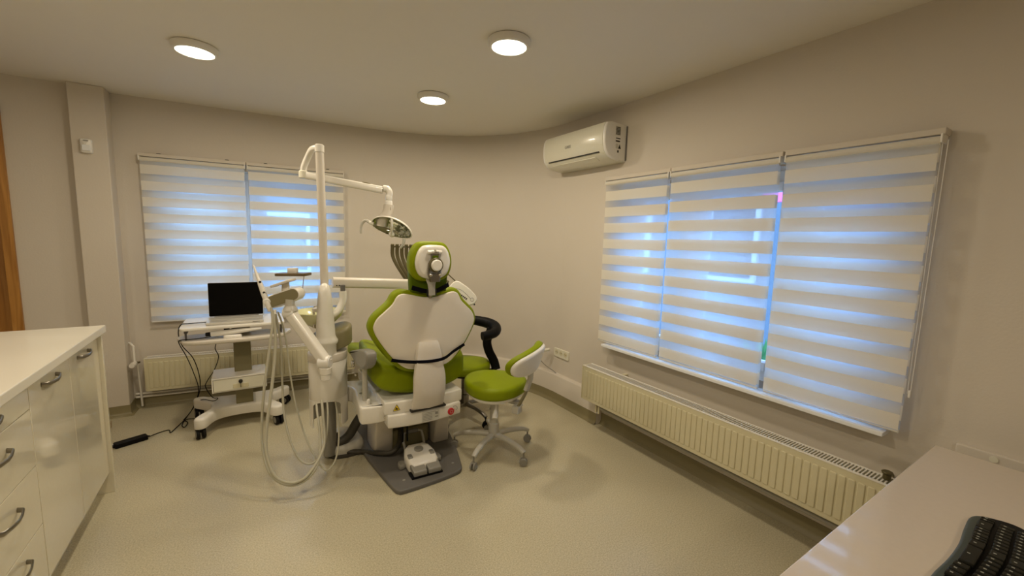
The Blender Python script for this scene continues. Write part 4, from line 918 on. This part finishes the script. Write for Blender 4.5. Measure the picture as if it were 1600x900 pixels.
# ------------------------------------------------------------------ stools
def caster_pair(g, c, a, r=.026, w_=.012, gap=.010):
    d = Vector((math.cos(a), math.sin(a), 0))
    for s_ in (-1, 1): g.cyl(c+d*(gap/2*s_), c+d*((gap/2+w_)*s_), r, 18, .003)
def stool(name, label, cx, cy_, zs, ph, R_, mats_, group, w_seat=.21):
    mb, mc, ms = mats_
    t = thing(name, label, 'stool', (cx, cy_, 0), 0, group)
    g = G(); g.lathe([(.030, .100), (.036, .102), (.036, .20), (.030, .205), (.028, .24), (.028, .335), (.022, .34), (.022, zs-.09)], Matrix.Translation((cx, cy_, 0)), 24); g.build('column', mb, t)
    for k in range(5):
        a = math.radians(ph+72*k); d = Vector((math.cos(a), math.sin(a), 0)); c = Vector((cx, cy_, 0)); s_ = Vector((-d.y, d.x, 0))
        g = G(); g.rtube([c+d*.01+Vector((0, 0, .120)), c+d*R_*.45+Vector((0, 0, .122)), c+d*R_*.8+Vector((0, 0, .108)), c+d*(R_*.97)+Vector((0, 0, .088))], .036, .028, .4, (0, 0, 1), sm=3, scale=(1.15, .85)); lg = g.build('base_leg', mb, t, ang=60)
        p = c+d*(R_*.96); g = G(); g.cyl(p+Vector((0, 0, .095)), p+Vector((0, 0, .050)), .006, 10)
        off = d*.010*0; ca = a+PI/2+.9*math.sin(k*2.3)
        caster_pair(g, p+Vector((0, 0, .027)), ca); g.box(p+Vector((0, 0, .046)), (.022, .022, .014), .004); g.build('caster', mc, lg)
    return t
zs = .520
t = stool('operator_stool', 'lime green stool with curved backrest and light grey five-star base, in front', 1.372, 2.312, zs, 213, .285, ('lgrey', 'grey', 'green'), 'wheeled stools by the chair')
sc_ = (1.372, 2.312)
def seat_ol(r): return [(sc_[0]+r*(1+.05*math.cos(3*(2*PI*i/40)+.5))*math.cos(2*PI*i/40), sc_[1]+r*(1+.05*math.cos(3*(2*PI*i/40)+.5))*math.sin(2*PI*i/40)) for i in range(40)]
g = G(); g.slab(seat_ol(.212), zs-.088, zs-.006, .022, .030, None, crown=.016, n=5); g.build('seat', 'green', t, ang=80)
g = G(); g.slab(seat_ol(.195), zs-.118, zs-.086, .028, .004, None, n=4); g.build('seat_pan', 'plastic', t, ang=60)
g = G(); g.tube([(1.335, 2.22, .385), (1.30, 2.175, .34), (1.285, 2.155, .31)], [.007, .008, .018, .020], 10, sm=3); g.build('height_lever', 'plastic', t)
dB = Vector((.46, -.888, 0)); wB = Vector((.888, .46, 0)); sc3 = Vector((sc_[0], sc_[1], 0))
g = G(); p0 = sc3+dB*.20-wB*.045+Vector((0, 0, .360)); g.box(p0, (.05, .06, .05), .008, Matrix.Rotation(math.atan2(dB.y, dB.x), 4, 'Z')); g.tube([p0+wB*-.02, p0+wB*.075+Vector((0, 0, .004))], [.010, .006], 10); g.box(sc3+dB*.15+Vector((0, 0, .385)), (.10, .05, .022), .005, Matrix.Rotation(math.atan2(dB.y, dB.x), 4, 'Z')); g.build('tilt_bracket', 'lgrey', t)
q0 = p0; q1 = sc3+dB*.262+Vector((0, 0, .56))+wB*.01
g = G(); g.rtube([q0, q0.lerp(q1, .5)+dB*.01, q1, q1+Vector((0, 0, .04))], .030, .014, .3, dB); sb = g.build('back_support', 'olive', t)
g = G(); g.rtube([q0.lerp(q1, .62)+dB*.006, q1, q1+Vector((0, 0, .04))], .046, .024, .3, dB); g.build('support_sleeve', 'lgrey', sb)
# backrest pad: bean outline bent round the sitter, built about its own frame (u along wB, v up, w towards the seat)
BC = sc3+dB*.292+wB*.020+Vector((0, 0, .672)); tl = Vector((0, 0, 1))*.93+dB*.36
fu_ = (wB+Vector((0, 0, .16))).normalized(); fw_ = -dB+Vector((0, 0, .36)); fw_ = (fw_-fu_*fw_.dot(fu_)).normalized(); fv_ = fw_.cross(fu_)
FBs = Matrix(((fu_.x, fv_.x, fw_.x, BC.x), (fu_.y, fv_.y, fw_.y, BC.y), (fu_.z, fv_.z, fw_.z, BC.z+.012), (0, 0, 0, 1))) @ Matrix.Diagonal((1.08, 1.14, 1, 1))
ob = smooth([(-.19, .02), (-.165, .062), (-.09, .078), (0, .082), (.09, .088), (.165, .085), (.19, .05), (.18, .0), (.13, -.05), (.05, -.078), (-.05, -.080), (-.14, -.055), (-.182, -.02)], 3)
cvb = lambda u, v: 1.9*u*u
g = G(); g.slab(ob, .004, .052, .010, .022, FBs, n=5, curve=cvb); g.build('backrest_pad', 'green', t, ang=80)
g = G(); g.slab([(x*.97, y*.95) for x, y in ob], -.018, .010, .014, 0, FBs, n=4, curve=cvb); g.build('backrest_shell', 'plastic', t, ang=60)

s2 = (1.43, 2.885)
t = stool('assistant_stool', 'lime green stool with black wrap-around body support, half hidden behind the chair', s2[0], s2[1], .475, 211, .27, ('steel', 'black', 'greend'), 'wheeled stools by the chair')
sc_ = s2
g = G(); g.slab(seat_ol(.195), .475-.075, .475-.004, .020, .028, None, crown=.014, n=5); g.build('seat', 'green', t, ang=80)
g = G(); g.slab([(s2[0]+(x-s2[0])*.9, s2[1]+(y-s2[1])*.9) for x, y in seat_ol(.195)], .385, .402, .006, .002, None, n=2); g.build('seat_pan', 'black', t)
g = G(); g.rtube([(1.47, 2.86, .392), (1.60, 2.80, .392), (1.655, 2.775, .41), (1.66, 2.775, .44)], .05, .016, .3, (0, 0, 1), sm=3); g.build('arm_bracket', 'black', t)
g = G(); g.rtube([(1.655, 2.775, .40), (1.640, 2.79, .47), (1.600, 2.80, .55), (1.585, 2.81, .63), (1.61, 2.81, .70), (1.625, 2.81, .735)], .070, .040, .4, (.3, .9, 0), sm=4); g.build('support_post', 'black', t, ang=60)
g = G(); g.tube([(1.36, 3.04, .785), (1.44, 3.02, .785), (1.53, 2.97, .780), (1.62, 2.88, .765), (1.645, 2.79, .745), (1.60, 2.71, .725), (1.52, 2.68, .715), (1.47, 2.68, .712)], [.026, .034, .038, .044, .045, .038, .036, .034], 14, sm=4); g.build('body_support', 'black', t, ang=80)

# ------------------------------------------------------------------ equipment trolley
t = thing('equipment_trolley', 'white wheeled trolley with drawer carrying the laptop by the left window', 'trolley', (-.07, 3.66, 0))
g = G()
leg_pts = [(-.355, 3.44), (-.315, 3.425), (-.285, 3.45), (-.24, 3.545), (-.16, 3.585), (-.02, 3.585), (.06, 3.545), (.105, 3.45), (.145, 3.425), (.18, 3.445), (.178, 3.50), (.13, 3.60), (.125, 3.72), (.20, 3.80), (.255, 3.86), (.235, 3.90), (.19, 3.90), (.10, 3.845), (-.24, 3.865), (-.33, 3.915), (-.38, 3.915), (-.395, 3.88), (-.33, 3.80), (-.275, 3.72), (-.285, 3.61), (-.35, 3.49)]
g.slab(smooth(leg_pts, 3), .078, .155, .006, .018, None, n=3); g.build('base', 'white', t, ang=50)
for k, (x, y) in enumerate(((-.325, 3.465), (.150, 3.465), (.222, 3.868), (-.365, 3.885))):
    g = G(); c = Vector((x, y, .038)); g.cyl((x, y, .08), (x, y, .062), .012, 12); caster_pair(g, c, (.25, .35, 1.0, .2)[k], .037, .020, .014); g.box((x, y, .055), (.022, .03, .02), .005); cs = g.build('caster', 'rubber', t)
    a = (.25, .35, 1.0, .2)[k]; d = Vector((math.cos(a), math.sin(a), 0))
    g = G(); [g.cyl(c+d*(.026*s_), c+d*(.0285*s_), .024, 18) for s_ in (-1, 1)]; g.build('wheel_disc', 'grey', cs)
g = G(); g.bx(-.115, -.005, 3.615, 3.665, .15, .76, .006); g.build('column', 'olive', t)
g = G(); g.bx(-.25, .085, 3.49, 3.74, .395, .405, .003); g.bx(-.25, -.242, 3.49, 3.74, .30, .40, .002); g.bx(.077, .085, 3.49, 3.74, .30, .40, .002); g.bx(-.25, .085, 3.50, 3.74, .298, .306, .002); g.build('drawer_housing', 'white', t)
g = G(); g.bx(-.240, .075, 3.492, 3.72, .308, .393, .002); dr = g.build('drawer', 'acplastic', t)
g = G(); g.bx(-.125, -.030, 3.4895, 3.494, .318, .350, .002); g.build('finger_recess', 'cream', dr)
g = G(); g.cyl((-.078, 3.493, .368), (-.078, 3.478, .368), .013, 18, .002); g.box((-.078, 3.474, .347), (.004, .008, .044), .001); g.build('lock', 'ink', dr)
g = G(); g.slab(smooth([(-.40, 3.50), (-.38, 3.455), (-.30, 3.425), (-.08, 3.405), (.10, 3.415), (.20, 3.45), (.225, 3.50), (.22, 3.65), (-.39, 3.68)], 4), .672, .700, .012, .004, None, n=3); g.build('instrument_shelf', 'strut', t, ang=50)
g = G(); g.slab(rrect(.62, .40, .03, 4, -.095, 3.64), .772, .792, .004, .004, None, n=2); g.build('tabletop', 'white', t)
g = G(); g.tube([(-.375, 3.50, .70), (-.375, 3.50, .772)], .006, 8); g.bx(-.385, -.365, 3.50, 3.62, .745, .771, .003); g.bx(.19, .20, 3.50, 3.62, .70, .771, .003); g.build('shelf_bracket', 'dgrey', t)
# intraoral scanner lying on the shelf
t = thing('intraoral_scanner', 'white wand-shaped scanner lying in its rest on the trolley shelf', 'dental scanner', (-.10, 3.46, .70))
g = G(); g.tube([(-.235, 3.475, .735), (-.17, 3.47, .738), (-.10, 3.465, .742), (-.03, 3.46, .748), (.04, 3.452, .752), (.065, 3.45, .752)], [.018, .020, .018, .016, .010, .008], 16, sm=3); g.build('wand', 'plastic', t)
g = G(); g.slab(rrect(.11, .05, .02, 4, -.11, 3.47), .700, .722, .003, .008, None, n=3); g.build('rest', 'plastic', t)
g = G(); g.cyl((-.265, 3.478, .733), (-.235, 3.475, .735), .014, 14, .003); g.build('cable_end', 'black', t)
# laptop
t = thing('laptop', 'open silver laptop with black screen standing on the trolley', 'laptop', (-.085, 3.61, .792))
FL = rotz(-.035, (-.088, 3.60, .792))
g = G(FL); g.slab(rrect(.345, .235, .010, 3, 0, 0), .002, .018, .003, .003, None, n=2); g.build('base', 'silver', t)
g = G(FL); g.slab(rrect(.345*.86, .10, .004, 2, 0, .045), .0178, .0192, 0, 0); g.build('keys', 'silver', t)
g = G(FL); g.slab(rrect(.10, .06, .004, 2, 0, -.06), .0178, .0186, 0, 0); g.build('touchpad', 'lgrey', t)
FLs = FL @ Matrix.Translation((0, .112, .018)) @ Matrix.Rotation(math.radians(90-4), 4, 'X')
g = G(); g.slab(rrect(.345, .252, .008, 3, 0, .130), -.006, 0, .001, .001, FLs, n=2); lid = g.build('lid', 'silver', t)
g = G(); g.slab(rrect(.341, .247, .007, 3, 0, .130), 0, .0012, 0, 0, FLs); g.build('screen', 'screen', lid)
g = G(FL); g.cyl((-.14, .112, .016), (.14, .112, .016), .006, 12); g.build('hinge', 'dgrey', t)
g = G(FL); g.bx(.105, .150, -.1180, -.1172, .007, .010); g.build('maker_mark', 'ink', t)

# ------------------------------------------------------------------ cables and power adapter
t = thing('power_adapter', 'long black power adapter lying on the floor beside the white cabinets', 'power adapter', (-.73, 3.62, 0))
Fp = rotz(.42, (-.715, 3.605, 0))
g = G(Fp); g.slab(rrect(.170, .055, .008, 3), .0, .032, .004, .006, None, n=3); g.build('brick', 'black', t)
g = G(Fp); g.tube([(-.084, 0, .015), (-.12, 0, .012)], [.011, .005], 10); g.tube([(.084, 0, .015), (.10, 0, .012)], [.008, .004], 10); g.build('cord_collar', 'black', t)
g = G(); g.tube([(-.625, 3.645, .010), (-.58, 3.70, .004), (-.53, 3.715, .004), (-.515, 3.66, .004), (-.49, 3.74, .004), (-.455, 3.87, .004), (-.44, 3.95, .01), (-.40, 4.02, .06), (-.36, 3.99, .20), (-.355, 3.90, .35), (-.375, 3.80, .50), (-.42, 3.70, .62), (-.43, 3.64, .72), (-.41, 3.60, .79), (-.36, 3.59, .798), (-.262, 3.585, .800)], .0032, 8, sm=7)
tag(g.build('power_cable', 'black', None, (-.45, 3.87, 0)), 'black cable rising from the floor adapter to the laptop', 'cable')
g = G(); g.tube([(-.455, 3.85, .004), (-.43, 3.80, .004), (-.44, 3.72, .004), (-.46, 3.76, .004), (-.45, 3.86, .004), (-.40, 3.86, .004), (-.36, 3.80, .004), (-.345, 3.84, .03), (-.37, 3.90, .11), (-.33, 3.80, .165), (-.26, 3.72, .170), (-.235, 3.76, .172), (-.27, 3.78, .18), (-.31, 3.82, .25), (-.30, 3.80, .30), (-.245, 3.77, .40), (-.215, 3.75, .50), (-.23, 3.70, .58), (-.205, 3.68, .665)], .0030, 8, sm=6)
tag(g.build('signal_cable', 'black', None, (-.35, 3.85, 0)), 'black cable winding over the trolley base up behind its drawer', 'cable')
g = G(); g.tube([(-.40, 3.66, .56), (-.425, 3.60, .66), (-.405, 3.50, .704), (-.33, 3.49, .706), (-.30, 3.50, .706), (-.24, 3.52, .708), (-.14, 3.56, .735), (-.06, 3.58, .76)], .0030, 8, sm=6); g.tube([(-.40, 3.66, .56), (-.38, 3.80, .40), (-.365, 3.93, .2), (-.42, 4.0, .03), (-.46, 3.86, .008)], .003, 8, sm=6)
tag(g.build('scanner_cable', 'black', None, (-.42, 3.6, .5)), 'black cable curling round the trolley shelf to the scanner', 'cable')
g = G(); g.bx(-.165, -.130, 3.56, 3.60, .715, .770, .006); g.cyl((-.148, 3.58, .70), (-.148, 3.58, .72), .008)
tag(g.build('cable_adapter', 'black', None, (-.148, 3.58, .70)), 'small black adapter block under the laptop table', 'adapter')
